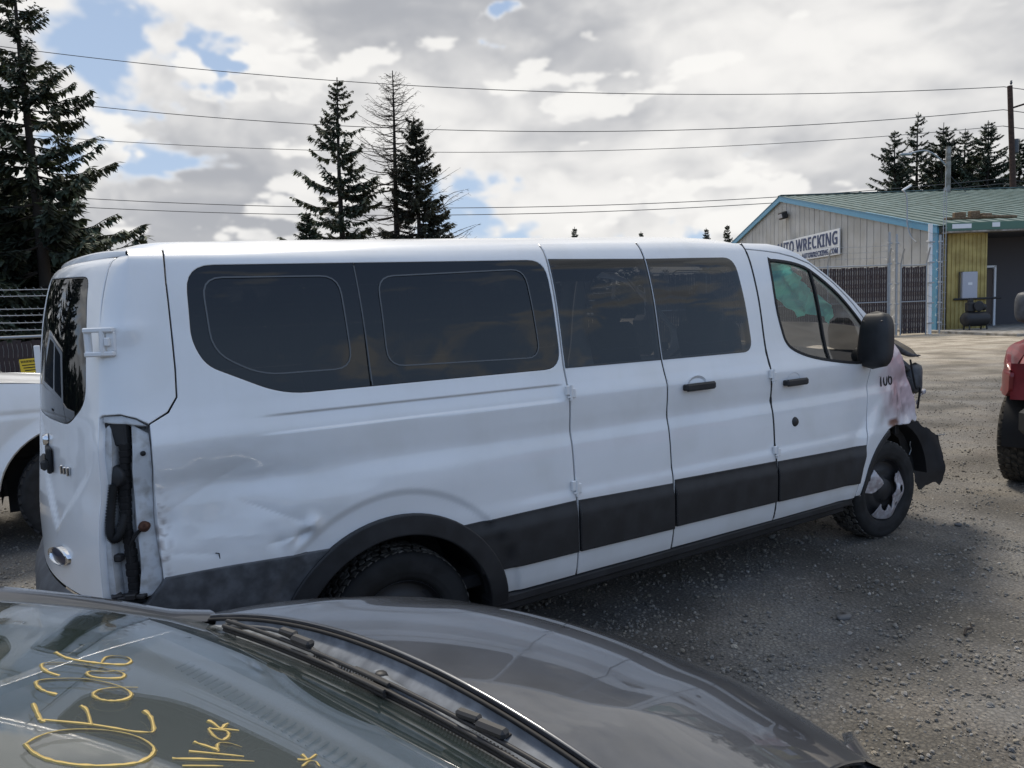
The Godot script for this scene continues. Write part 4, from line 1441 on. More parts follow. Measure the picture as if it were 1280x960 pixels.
func mirror(V: Node3D) -> void:
	var mb := MB.new()
	var c := Vector3(3.385, 1.434, 1.055)
	# a tall rounded housing: the glass side faces back
	var ys := []
	var us := steps(0, TAU, 28)
	for k in 19:
		ys.append(-1.0 + 2.0 * k / 18.0)
	mb.sheet(func(a: float, t: float) -> Vector3:
		var r := pow(maxf(0.0, 1.0 - pow(absf(t), 3.4)), 1.0 / 3.4)
		var ca := signf(cos(a)) * pow(absf(cos(a)), 0.7)
		var sa := signf(sin(a)) * pow(absf(sin(a)), 0.7)
		var dx := ca * (0.105 if ca > 0.0 else 0.055) * (0.30 + 0.70 * r)
		return c + Vector3(dx * r + 0.02 * t, t * 0.190, sa * 0.105 * r * (1.0 - 0.10 * t)), us, ys, c)
	part("mirror_housing", mb, M.black_plastic, V, "large black door mirror")
	var gl := MB.new()
	gl.box(c + Vector3(-0.030, 0.0, 0.0), Vector3(0.012, 0.26, 0.14), Basis(Vector3.BACK, -0.05), 0.004)
	part("mirror_glass", gl, M.steel_dark, V)
	var arm := MB.new()
	arm.tube([Vector3(3.46, 1.33, 0.90), Vector3(3.44, 1.32, 0.97), Vector3(3.42, 1.33, 1.02)], [0.07, 0.06, 0.06], 12, true, 0.8)
	part("mirror_arm", arm, M.black_plastic, V)
	for s in [-1.0]:
		var m2 := MB.new()
		m2.box(Vector3(3.43, 1.45, s * 1.20), Vector3(0.14, 0.38, 0.22), Basis(), 0.05)
		m2.bar(Vector3(3.44, 1.36, s * 0.93), Vector3(3.43, 1.34, s * 1.12), 0.08, 0.07)
		part("mirror_housing", m2, M.black_plastic, V)

func tyre(R: float, w: float, hub: Vector3, ax: Vector3) -> MB:
	var mb := MB.new()
	var h := w * 0.5
	mb.lathe([Vector2(R * 0.60, h * 0.72), Vector2(R * 0.63, h * 0.95), Vector2(R * 0.68, h * 1.0), Vector2(R * 0.72, h * 1.03), Vector2(R * 0.74, h * 1.06), Vector2(R * 0.77, h * 1.045), Vector2(R * 0.85, h * 1.05), Vector2(R * 0.90, h * 1.02), Vector2(R * 0.94, h * 0.95), Vector2(R * 0.968, h * 0.84), Vector2(R * 0.975, h * 0.5), Vector2(R * 0.977, 0.0), Vector2(R * 0.975, -h * 0.5), Vector2(R * 0.968, -h * 0.84), Vector2(R * 0.92, -h), Vector2(R * 0.78, -h * 1.04), Vector2(R * 0.6, -h * 0.75)], hub, ax, 64)
	return mb

func tread(R: float, w: float, hub: Vector3, ax: Vector3, rows := 5, count := 60, deep := 0.012) -> MB:
	var mb := MB.new()
	ax = ax.normalized()
	var x := ax.cross(Vector3.UP).normalized()
	for row in rows:
		var off := (row - (rows - 1) * 0.5) / rows * w * 0.98
		var bw := w / rows * 0.80
		for k in count:
			var a := TAU * (k + 0.5 * (row % 2) + 0.13 * sin(k * 1.7 + row)) / count
			var o := (x * cos(a) + Vector3.UP * sin(a)).normalized()
			var t := ax.cross(o)
			var drop := 0.012 * pow(absf(off) / (w * 0.5), 2.0)
			var bs := Basis(t, o, t.cross(o)) * Basis(Vector3.UP, 0.28 if row % 2 == 0 else -0.28)
			mb.box(hub + o * (R - deep * 0.5 - drop) + ax * off, Vector3(TAU * R / count * 0.72, deep, bw), bs, 0.0015)
	return mb

func wheels(V: Node3D) -> void:
	for q: Array in [[0.0, 1.0], [0.0, -1.0], [WB, 1.0], [WB, -1.0]]:
		var s: float = q[1]
		var front: bool = q[0] > 1.0
		var hub := Vector3(q[0], 0.348, s * (0.815 if front else 0.855))
		var ax := Vector3(0, 0, s)
		if front:
			ax = Vector3(0.0, 0.0, s).rotated(Vector3.UP, -0.06)
		var t := part("tyre", tyre(0.355, 0.235, hub, ax), M.rubber, V)
		part("tread", tread(0.355, 0.21, hub, ax, 5, 58 if not front else 46, 0.014), M.tread_rubber, t, "", "stuff")
		var rim := MB.new()
		rim.lathe([Vector2(0.215, 0.105), Vector2(0.205, 0.075), Vector2(0.19, 0.06), Vector2(0.15, 0.075), Vector2(0.115, 0.09), Vector2(0.085, 0.075), Vector2(0.07, 0.11), Vector2(0.0, 0.115)], hub, ax, 40)
		rim.lathe([Vector2(0.215, 0.105), Vector2(0.222, 0.10), Vector2(0.222, 0.0), Vector2(0.21, -0.09)], hub, ax, 40)
		var rm := part("rim", rim, M.steel_dark, t)
		for k in 6:
			var a := TAU * k / 6.0
			var nut := MB.new()
			var p := hub + ax * 0.085 + ax.cross(Vector3.UP).normalized() * cos(a) * 0.068 + Vector3.UP * sin(a) * 0.068
			nut.lathe([Vector2(0.0, 0.02), Vector2(0.010, 0.018), Vector2(0.011, 0.0)], p, ax, 6)
			part("wheel_nut", nut, M.steel_dark, t)
		if front and s > 0.0:
			hub_cap(t, hub, ax)

func hub_cap(t: Node3D, hub: Vector3, ax: Vector3) -> void:
	# what is left of the silver wheel trim: two broken pieces
	var x := -ax.cross(Vector3.UP).normalized()
	if x.x < 0.0:
		x = -x
	var dome := func(p: Vector2) -> Vector3:
		var r := p.length()
		var a := atan2(p.y, p.x)
		var sp := 0.010 * cos(a * 5.0 + 0.6) * smoothstep(0.06, 0.12, r)
		return hub + x * p.x + Vector3.UP * p.y + ax * (0.134 - 0.9 * pow(maxf(r - 0.12, 0.0), 1.5) + sp - 0.2 * maxf(r - 0.19, 0.0))
	var ins := func(q: Vector3) -> Vector3: return q - ax
	var right := PackedVector2Array()
	right.append_array(arc_pts(Vector2.ZERO, 0.212, -128.0, 32.0, 30))
	right.append_array(pts([0.14, 0.105, 0.10, 0.11, 0.085, 0.07, 0.105, 0.03, 0.085, -0.02, 0.06, -0.05, 0.075, -0.085, 0.05, -0.11, 0.035, -0.15, 0.018, -0.12, 0.0, -0.10, -0.02, -0.15, -0.05, -0.13, -0.065, -0.09, -0.09, -0.115, -0.11, -0.135]))
	var hole := smooth_loop(pts([0.125, 0.0, 0.165, 0.02, 0.185, -0.02, 0.15, -0.05]), 4)
	var hole2 := smooth_loop(pts([0.10, -0.115, 0.13, -0.105, 0.14, -0.14, 0.11, -0.155]), 4)
	part("wheel_trim", panel(dome, right, [hole, hole2], 0.012, 0.012, ins, 0.008), M.silver_plastic, t, "broken silver wheel trim")
	var left := arc_pts(Vector2.ZERO, 0.210, 128.0, 178.0, 14)
	left.append_array(pts([-0.16, 0.0, -0.12, 0.01, -0.08, 0.035, -0.055, 0.06, -0.075, 0.09, -0.10, 0.115]))
	part("wheel_trim", panel(dome, left, [], 0.012, 0.012, ins, 0.008), M.silver_plastic, t)

func cabin(V: Node3D) -> void:
	var fl := MB.new()
	fl.box(Vector3(1.35, 0.46, 0), Vector3(4.7, 0.06, 1.84), Basis(), 0.01)
	part("floor", fl, M.interior_dark, V)
	var ch := MB.new()
	for s in [-0.42, 0.42]:
		ch.box(Vector3(1.3, 0.36, s), Vector3(4.9, 0.14, 0.09))
	ch.tube([Vector3(0, 0.34, -0.8), Vector3(0, 0.34, 0.8)], 0.06, 10)
	ch.tube([Vector3(3.75, 0.34, -0.8), Vector3(3.75, 0.34, 0.8)], 0.05, 10)
	ch.lathe([Vector2(0, -0.13), Vector2(0.12, -0.08), Vector2(0.14, 0.0), Vector2(0.12, 0.08), Vector2(0, 0.13)], Vector3(0, 0.34, 0), Vector3(0, 0, 1), 16)
	part("chassis", ch, M.steel_dark, V)
	var cl := MB.new()
	cl.sheet(func(z: float, x: float) -> Vector3: return Vector3(x, 2.03 - 0.10 * pow(absf(z) / 0.78, 5.0), z), steps(-0.78, 0.78, 12), [-0.95, 0.5, 1.6, 2.5], Vector3(1, 3, 0))
	part("ceiling", cl, M.interior, V)
	for row: Array in [[-0.45, 1.3], [0.45, 1.3], [1.35, 1.0]]:
		var st := MB.new()
		st.box(Vector3(row[0], 0.80, 0.05), Vector3(0.48, 0.14, row[1]), Basis(), 0.05)
		st.box(Vector3(row[0] - 0.26, 1.16, 0.05), Vector3(0.13, 0.66, row[1]), Basis(Vector3.BACK, 0.2), 0.05)
		st.box(Vector3(row[0], 0.60, 0.05), Vector3(0.40, 0.30, row[1] * 0.8), Basis(), 0.02)
		var b := part("bench_seat", st, M.seat_cloth, V)
		for k in 3:
			var hr := MB.new()
			hr.box(Vector3(row[0] - 0.34, 1.56, 0.05 + (k - 1) * row[1] * 0.33), Vector3(0.09, 0.18, 0.26), Basis(Vector3.BACK, 0.15), 0.035)
			part("headrest", hr, M.seat_cloth, b)
	for s in [-0.48, 0.48]:
		var st := MB.new()
		st.box(Vector3(2.75, 0.90, s), Vector3(0.50, 0.15, 0.52), Basis(), 0.05)
		st.box(Vector3(2.50, 1.26, s), Vector3(0.14, 0.70, 0.50), Basis(Vector3.BACK, 0.22), 0.05)
		st.box(Vector3(2.75, 0.65, s), Vector3(0.42, 0.36, 0.46), Basis(), 0.02)
		var b := part("front_seat", st, M.seat_cloth, V)
		var hr := MB.new()
		hr.box(Vector3(2.40, 1.68, s), Vector3(0.10, 0.20, 0.27), Basis(Vector3.BACK, 0.2), 0.04)
		part("headrest", hr, M.seat_cloth, b)
	var ds := MB.new()
	ds.sheet(func(z: float, a: float) -> Vector3: return Vector3(3.62 - 0.30 * cos(a) , 1.18 + 0.17 * sin(a) + 0.03 * cos(z * 3.0), z), steps(-0.86, 0.86, 16), steps(-1.4, 1.5, 10), Vector3(3.7, 1.1, 0))
	ds.box(Vector3(3.55, 0.85, 0), Vector3(0.3, 0.6, 1.7), Basis(), 0.05)
	part("dashboard", ds, M.interior, V)
	var wh := MB.new()
	var c := Vector3(3.22, 1.25, -0.46)
	var n := Vector3(-0.72, 0.69, 0).normalized()
	var ring := []
	var q := n.cross(Vector3.BACK).normalized()
	for k in 33:
		var a := TAU * k / 32.0
		ring.append(c + (q * cos(a) + Vector3.BACK * sin(a)) * 0.205)
	wh.tube(ring, 0.017, 8, false)
	for a in [0.2, PI - 0.2, -PI / 2]:
		wh.bar(c, c + (q * sin(a) + Vector3.BACK * cos(a)) * 0.2, 0.035, 0.02)
	wh.lathe([Vector2(0, 0.03), Vector2(0.08, 0.02), Vector2(0.09, -0.02)], c, n, 16)
	part("steering_wheel", wh, M.interior_dark, V)
	# burst curtain airbags
	for s in [1.0]:
		var ab := MB.new()
		var f := func(p: Vector2) -> Vector3:
			var fold := dent_n.get_noise_2d(p.x * 5.0 + s * 3.0, p.y * 4.0) * 0.08 + 0.022 * sin(p.x * 26.0 + p.y * 34.0 + 4.0 * dent_n.get_noise_2d(p.x * 3.0, p.y * 3.0))
			return Vector3(p.x, p.y, s * (0.70 + 0.10 * (1.95 - p.y) + 0.06) + fold * 0.8)
		var o := pts([2.50, 1.99, 2.72, 1.96, 2.95, 1.90, 3.14, 1.79, 3.30, 1.66, 3.26, 1.50, 3.10, 1.44, 2.98, 1.52, 2.86, 1.42, 2.70, 1.46, 2.50, 1.40])
		if s > 0.0:
			o = pts([2.62, 1.97, 2.85, 1.945, 3.02, 1.87, 3.15, 1.79, 3.30, 1.665, 3.33, 1.60, 3.27, 1.545, 3.16, 1.60, 3.06, 1.625, 2.97, 1.60, 2.88, 1.66, 2.80, 1.72, 2.70, 1.78, 2.64, 1.86])
		part("burst_airbag", panel(f, subdivided(o, 0.1), [], 0.025, 0.025, func(w: Vector3) -> Vector3: return Vector3(w.x, w.y, -s * 3.0), 0.004, 0.0, 0.001), M.teal_cloth, V, "crumpled teal curtain airbag behind the front door glass")

# ------------------------------------------------------------------ the grey car in front
# its own axes: x forward from the foot of the windscreen, z to its right
func hood_y(a: float, b: float) -> float:
	var y := 1.0374 - 0.1203 * a - 0.2643 * a * a - 0.2005 * b * b
	y -= 0.06 * pow(maxf(absf(b) - 0.30, 0.0), 2.0) * smoothstep(0.5, 0.9, a)
	# two soft ridges and a lower middle
	y += 0.004 * exp(-pow((absf(b) - 0.47 + 0.10 * a) / 0.07, 2.0)) * smoothstep(-0.05, 0.25, a)
	return y

func hood_front(b: float) -> float:
	return 0.90 - 0.354 * b * b - 0.25 * pow(maxf(absf(b) - 0.55, 0.0), 1.5)

func hood_rear(b: float) -> float:
	return -0.004 - 0.020 * pow(b / 0.72, 2.0)

func car_hood(p: Vector2) -> Vector3:
	return Vector3(p.x, hood_y(p.x, p.y), p.y)

func screen_at(t: float, b: float) -> Vector3:
	var q := pow(b / 0.70, 2.0)
	return Vector3(-0.075 - 0.035 * q - 0.85 * t, 0.985 + 0.38 * t + 0.04 * sin(PI * clampf(t, 0.0, 1.0)) - (0.022 + 0.06 * t) * q, b)

func screen_n(t: float, b: float) -> Vector3:
	var a := screen_at(t + 0.01, b) - screen_at(t - 0.01, b)
	var c := screen_at(t, b + 0.01) - screen_at(t, b - 0.01)
	var g := a.cross(c).normalized()
	return g if g.y > 0.0 else -g

func screen_half(t: float) -> float:
	return 0.705 - 0.115 * t

func under(q: Vector3) -> Vector3:
	return Vector3(lerpf(q.x, 0.1, 0.2), 0.2, q.z * 0.6)

func grey_car() -> void:
	var C := thing("grey_sedan", "dark grey car in the foreground with yellow handwriting on its windscreen", "car", Vector3(-0.6724, 0, 2.4828), 0.3015)
	var paint: Material = M.car_paint
	# bonnet
	var out := PackedVector2Array()
	for k in 41:
		var b := lerpf(-0.735, 0.735, k / 40.0)
		out.append(Vector2(hood_rear(b), b))
	for k in 41:
		var b := lerpf(0.735, -0.735, k / 40.0)
		out.append(Vector2(hood_front(b), b))
	part("bonnet", panel(car_hood, out, [], 0.03, 0.03, under, 0.010, 0.0, 0.005), paint, C)
	# wings beyond the bonnet's edges, doors and tail: one shell each side
	for s in [-1.0, 1.0]:
		var f := func(p: Vector2) -> Vector3:     # p.x along, p.y: 0 at bonnet edge .. 1 at the sill
			var a := p.x
			var top := hood_y(minf(maxf(a, -0.03), 0.66), 0.745) if a > -0.06 else lerpf(hood_y(-0.03, 0.745), 0.93, smoothstep(-0.06, -0.5, a))
			if a < -2.3:
				top = lerpf(0.93, 0.90, smoothstep(-2.3, -3.2, a))
			var nose := smoothstep(0.35, 1.02, a)
			var tail := smoothstep(-2.6, -3.35, a)
			var w := 0.895 - 0.26 * pow(nose, 2.2) - 0.18 * pow(tail, 2.0)
			var z0 := 0.745 - 0.20 * pow(nose, 2.0) if a > -0.06 else lerpf(0.745, 0.78, smoothstep(-0.06, -0.3, a)) - 0.16 * pow(tail, 2.0)
			var t := p.y
			var z := lerpf(z0, w, sin(minf(t * 2.6, 1.0) * PI * 0.5)) - 0.05 * smoothstep(0.55, 1.0, t)
			var y := lerpf(top - 0.012, 0.20, pow(maxf(t, 0.0), 1.25))
			return Vector3(a, y, z * s)
		var o := pts([-3.35, 0.0, 0.72, 0.0, 0.95, 0.25, 1.0, 0.55, 0.98, 0.95])
		o.append_array(pts([0.88, 1.0]))
		for k in 15:
			var th := PI * k / 14.0
			o.append(Vector2(0.50 + 0.345 * cos(th), 0.93 - 0.62 * sin(th)))
		o.append_array(pts([0.14, 1.0, -1.98, 1.0]))
		for k in 15:
			var th := PI * k / 14.0
			o.append(Vector2(-2.20 + 0.345 * cos(th), 0.93 - 0.60 * sin(th)))
		o.append_array(pts([-2.56, 1.0, -3.35, 1.0]))
		part("body_side", panel(f, o, [], 0.05, 0.05, func(q: Vector3) -> Vector3: return Vector3(q.x * 0.9, 0.55, 0), 0.03, 0.0, 0.006), paint, C)
		# headlamp beside the bonnet's front corner
		var hl := func(p: Vector2) -> Vector3: return Vector3(p.x - 0.35 * p.y * p.y + 0.0 , 0.655 - 0.45 * (p.x - 0.78) - 0.16 * (p.y - 0.5), p.y * s) 
		part("headlamp", panel(hl, smooth_loop(pts([0.99, 0.44, 1.05, 0.46, 0.98, 0.64, 0.86, 0.76, 0.83, 0.73, 0.92, 0.60]), 4), [], 0.04, 0.04, under, 0.08, 0.004, 0.004), M.headlamp, C)
		for a in [0.50, -2.20]:
			var hub := Vector3(a, 0.315, s * 0.74)
			var t := part("tyre", tyre(0.315, 0.20, hub, Vector3(0, 0, s)), M.rubber, C)
			var rim := MB.new()
			rim.lathe([Vector2(0.195, 0.09), Vector2(0.18, 0.06), Vector2(0.12, 0.08), Vector2(0.06, 0.10), Vector2(0.0, 0.105)], hub, Vector3(0, 0, s), 30)
			part("rim", rim, M.silver_plastic, t)
	# nose and tail
	var nose := MB.new()
	nose.sheet(func(b: float, t: float) -> Vector3:
		var top := Vector2(hood_front(b) + 0.006, hood_y(hood_front(b), b) - 0.006)
		var st := pow(t, 0.75)
		return Vector3(top.x + 0.16 * sin(minf(st * 1.5, 1.0) * PI * 0.5) - 0.08 * smoothstep(0.6, 1.0, t), lerpf(top.y, 0.20, t), b * (1.0 + 0.13 * sin(minf(t * 2.0, 1.0) * PI * 0.5))), steps(-0.735, 0.735, 40), steps(0, 1, 16), Vector3(0, 0.5, 0))
	part("front_bumper", nose, paint, C)
	var gr := MB.new()
	for k in 5:
		gr.tube(smooth_path([Vector3(0.93, 0.60 - k * 0.035, -0.45), Vector3(1.065, 0.60 - k * 0.035, 0.0), Vector3(0.93, 0.60 - k * 0.035, 0.45)], 6), 0.010, 6)
	part("grille", gr, M.black_plastic, C)
	var tail := MB.new()
	tail.sheet(func(b: float, t: float) -> Vector3: return Vector3(-3.40 + 0.30 * b * b - 0.10 * sin(minf(t * 1.6, 1.0) * PI * 0.5), lerpf(0.90, 0.2, t), b), steps(-0.78, 0.78, 20), steps(0, 1, 10), Vector3(-2.5, 0.5, 0))
	tail.sheet(func(b: float, x: float) -> Vector3: return Vector3(x + (0.30 * b * b if x < -3.0 else 0.0), 0.94 - 0.03 * b * b - 0.04 * smoothstep(-2.7, -3.4, x), b), steps(-0.78, 0.78, 16), [-3.40, -3.1, -2.85, -2.6], Vector3(-3, 0, 0))
	part("tail", tail, paint, C)
	# windscreen, dark band at its edge
	var us := steps(-1, 1, 36)
	var ws := MB.new()
	ws.sheet(func(b: float, t: float) -> Vector3: return screen_at(t, b * screen_half(t)), us, steps(-0.03, 1.0, 24), Vector3(0, -2, 0))
	var pane := part("windscreen", ws, M.wind_glass, C)
	var ws2 := MB.new()
	ws2.sheet(func(b: float, t: float) -> Vector3: return screen_at(t, b * screen_half(t)) - screen_n(t, b * 0.7) * 0.005, us, steps(-0.03, 1.0, 24), Vector3(0, -2, 0))
	part("inner_face", ws2, M.wind_glass, pane)
	var frit := MB.new()
	frit.sheet(func(b: float, k: float) -> Vector3: return screen_at(-0.03 + k * 0.045, b * 0.705) - screen_n(0, b * 0.7) * 0.008, us, [0.0, 1.0], Vector3(0, -2, 0))
	for s in [-1.0, 1.0]:
		frit.sheet(func(k: float, t: float) -> Vector3: return screen_at(t, s * (screen_half(t) - k * 0.03)) - screen_n(t, s * 0.6) * 0.008, [0.0, 1.0], steps(-0.03, 1, 12), Vector3(0, -2, 0))
	part("windscreen_band", frit, M.black, C)
	# handwriting in yellow marker
	for w: Array in handwriting():
		var path := []
		for q: Vector2 in smooth_path(w, 4):
			path.append(screen_at(q.x, q.y) + screen_n(q.x, q.y) * 0.0012)
		var st := MB.new()
		var m := path.size()
		for k in m - 1:
			pass
		var r := []
		for k in m:
			r.append(0.0026 + 0.0020 * dent_n.get_noise_1d(k * 0.61 + w[0].x * 90.0) - 0.0008 * smoothstep(m - 6.0, m - 1.0, k))
		st.tube(path, r, 6, true, 0.14)
		part("handwriting", st, M.yellow_marker, C)
	# pillars and roof
	for s in [-1.0, 1.0]:
		var pl := MB.new()
		pl.sheet(func(k: float, t: float) -> Vector3:
			var h := screen_half(t)
			var e := screen_at(t, s * h)
			var o := [Vector3(0, -0.006, -0.030 * s), Vector3(0, 0.010, -0.016 * s), Vector3(0, 0.018, 0.004 * s), Vector3(0, 0.020, 0.035 * s), Vector3(0, 0.004, 0.058 * s), Vector3(0, -0.035, 0.066 * s)]
			return e + (o[int(k)] as Vector3) * lerpf(0.8, 1.0, t), [0.0, 1.0, 2.0, 3.0, 4.0, 5.0], steps(-0.13, 1.0, 40), Vector3(-0.5, -4.0, 0))
		part("screen_pillar", pl, paint, C)
		var rl := MB.new()
		var e1 := screen_at(1.0, s * screen_half(1.0))
		rl.tube(smooth_path([e1 + Vector3(0.02, 0.0, 0.03 * s), e1 + Vector3(-0.4, 0.055, 0.035 * s), e1 + Vector3(-0.9, 0.035, 0.03 * s), e1 + Vector3(-1.4, -0.10, 0.04 * s), Vector3(-2.75, 0.93, 0.64 * s)], 6), 0.035, 8)
		part("roof_rail", rl, paint, C)
		var sw := MB.new()
		sw.sheet(func(x: float, k: float) -> Vector3: return Vector3(x, 0.0, 0.0) + Vector3(0, lerpf(0.93, screen_at(clampf((-x - 0.1) / 0.85, 0.0, 1.0), 0.59).y - 0.065 - 0.28 * smoothstep(-1.7, -2.7, x) * 1.4, k), s * lerpf(0.775, 0.64, k)), steps(-0.25, -2.6, 20), [0.0, 0.5, 1.0], Vector3(-1, 0.5, 0))
		part("side_window", sw, M.door_glass, C)
	var rf := MB.new()
	rf.sheet(func(b: float, t: float) -> Vector3:
		var e := screen_at(1.0, b * 0.60)
		return Vector3(e.x - t * 1.3, e.y + 0.055 * sin(PI * minf(t * 0.75 + 0.02, 1.0)) - 0.10 * t * t, b * 0.60), steps(-1, 1, 20), steps(0, 1, 14), Vector3(-1.5, 0, 0))
	part("roof", rf, paint, C)
	var rg := MB.new()
	rg.sheet(func(b: float, t: float) -> Vector3: return Vector3(-2.22 - 0.55 * t - 0.06 * (1 - b * b), lerpf(1.285, 0.95, t), b * lerpf(0.58, 0.66, t)), steps(-1, 1, 12), steps(0, 1, 6), Vector3(-1.5, 0.8, 0))
	part("rear_window", rg, M.door_glass, C)
	cowl(C)
	cabin_of_car(C)

func cowl(C: Node3D) -> void:
	var cw := MB.new()
	# plastic tray between glass and bonnet: lip, sloping face with ribs, trough, foot of the glass
	var prof := [Vector2(1.0, -0.002), Vector2(0.97, -0.011), Vector2(0.90, -0.014), Vector2(0.72, -0.016), Vector2(0.55, -0.022), Vector2(0.40, -0.032), Vector2(0.28, -0.038), Vector2(0.12, -0.034), Vector2(0.0, -0.020), Vector2(-0.05, -0.020)]
	cw.sheet(func(b: float, k: float) -> Vector3:
		var q: Vector2 = prof[int(k)]
		var e := screen_at(0.02, b)
		var h := Vector3(hood_rear(b) - 0.010, hood_y(hood_rear(b), b) - 0.014, b)
		var p := e.lerp(h, q.x)
		return p + Vector3(0, q.y, 0), steps(-0.66, 0.70, 90), range(prof.size()), Vector3(-0.1, 0.3, 0))
	part("cowl", cw, M.cowl_plastic, C)
	var lip := MB.new()
	var lp := []
	for k in 49:
		var b := lerpf(-0.73, 0.73, k / 48.0)
		lp.append(Vector3(hood_rear(b) - 0.008, hood_y(hood_rear(b), b) - 0.012, b))
	lip.tube(lp, 0.0045, 8)
	part("bonnet_seal", lip, M.black, C)
	var on := func(b: float, q: float, up: float) -> Vector3:
		var e := screen_at(0.02, b)
		var h := Vector3(hood_rear(b) - 0.010, hood_y(hood_rear(b), b) - 0.014, b)
		var yy := 0.0
		for i in prof.size() - 1:
			if q <= prof[i].x and q >= prof[i + 1].x:
				yy = lerpf(prof[i].y, prof[i + 1].y, (prof[i].x - q) / (prof[i].x - prof[i + 1].x))
		return e.lerp(h, q) + Vector3(0, yy + up, 0)
	# vent slots
	for g: Array in [[-0.19, 0.02, 0.50, 22], [0.16, 0.42, 0.50, 30], [0.10, 0.42, 0.34, 34], [-0.10, 0.0, 0.36, 12]]:
		var n: int = g[3]
		for k in n:
			var b := lerpf(g[0], g[1], float(k) / n)
			var sl := MB.new()
			sl.bar(on.call(b, g[2] + 0.055, 0.0005), on.call(b + 0.003, g[2] - 0.055, 0.0005), 0.0034, 0.003)
			part("vent_slot", sl, M.black, C)
	for b in [-0.25, 0.34]:
		var sq := MB.new()
		sq.box(on.call(b, 0.80, 0.001), Vector3(0.014, 0.004, 0.022), Basis(), 0.001)
		part("clip_hole", sq, M.black, C)
	# wipers: arms and blades
	for w: Array in [[-0.51, 0.40, -0.46, 0.05], [0.03, 0.36, -0.02, 0.62]]:
		var W := MB.new()
		var base: Vector3 = on.call(w[0] + 0.02, 0.42, 0.030)
		var route := smooth_path([base + Vector3(0.015, -0.004, -0.035), base, on.call(lerpf(w[0], w[3], 0.35), 0.52 if w[0] < 0.0 else 0.30, 0.034), on.call(lerpf(w[0], w[3], 0.72), 0.28 if w[0] < 0.0 else 0.14, 0.036), on.call(w[3] - 0.12, 0.10, 0.034)], 6)
		var rr := []
		for k in route.size():
			rr.append(lerpf(0.015, 0.008, smoothstep(0.1, 0.5, float(k) / route.size())))
		W.tube(route, rr, 10, true, 0.45)
		var arm := part("wiper_arm", W, M.cowl_plastic if w[0] > -0.3 else M.grey_plastic, C)
		var cap := MB.new()
		cap.lathe([Vector2(0.0, 0.010), Vector2(0.010, 0.009), Vector2(0.014, 0.003), Vector2(0.015, -0.015)], base + Vector3(0.004, 0.0, -0.012), Vector3(0.2, 1, 0), 16)
		part("wiper_pivot", cap, M.black_plastic, arm)
		var bl := MB.new()
		var b0: float = w[2]
		var b1: float = w[3] if w[0] < 0.0 else 0.66
		if w[0] < 0.0:
			b1 = 0.10
		var top := []
		var mid := []
		var low := []
		for k in 25:
			var b := lerpf(b0, b1, k / 24.0)
			var t := 0.030 if w[0] < 0.0 else 0.012
			var q := screen_at(t, b)
			var nn := screen_n(t, b)
			top.append(q + nn * 0.026)
			mid.append(q + nn * 0.016 + Vector3(-0.006, 0, 0))
			low.append(q + nn * 0.006)
		bl.tube(top, 0.0052, 6, true, 0.8)
		bl.tube(mid, 0.0045, 6)
		var blade := part("wiper_blade", bl, M.black_plastic, C)
		var rb := MB.new()
		rb.tube(low, 0.0045, 6)
		part("rubber", rb, M.rubber, blade)
		var mp: Vector3 = top[12 if w[0] < 0.0 else 13]
		var jb := MB.new()
		jb.box(mp + Vector3(0.004, 0.010, 0), Vector3(0.022, 0.018, 0.065), Basis(Vector3.UP, 0.05), 0.006)
		jb.box(mp + Vector3(0.006, 0.014, -0.055), Vector3(0.018, 0.014, 0.05), Basis(Vector3.UP, 0.1), 0.004)
		part("blade_joint", jb, M.black_plastic, blade)

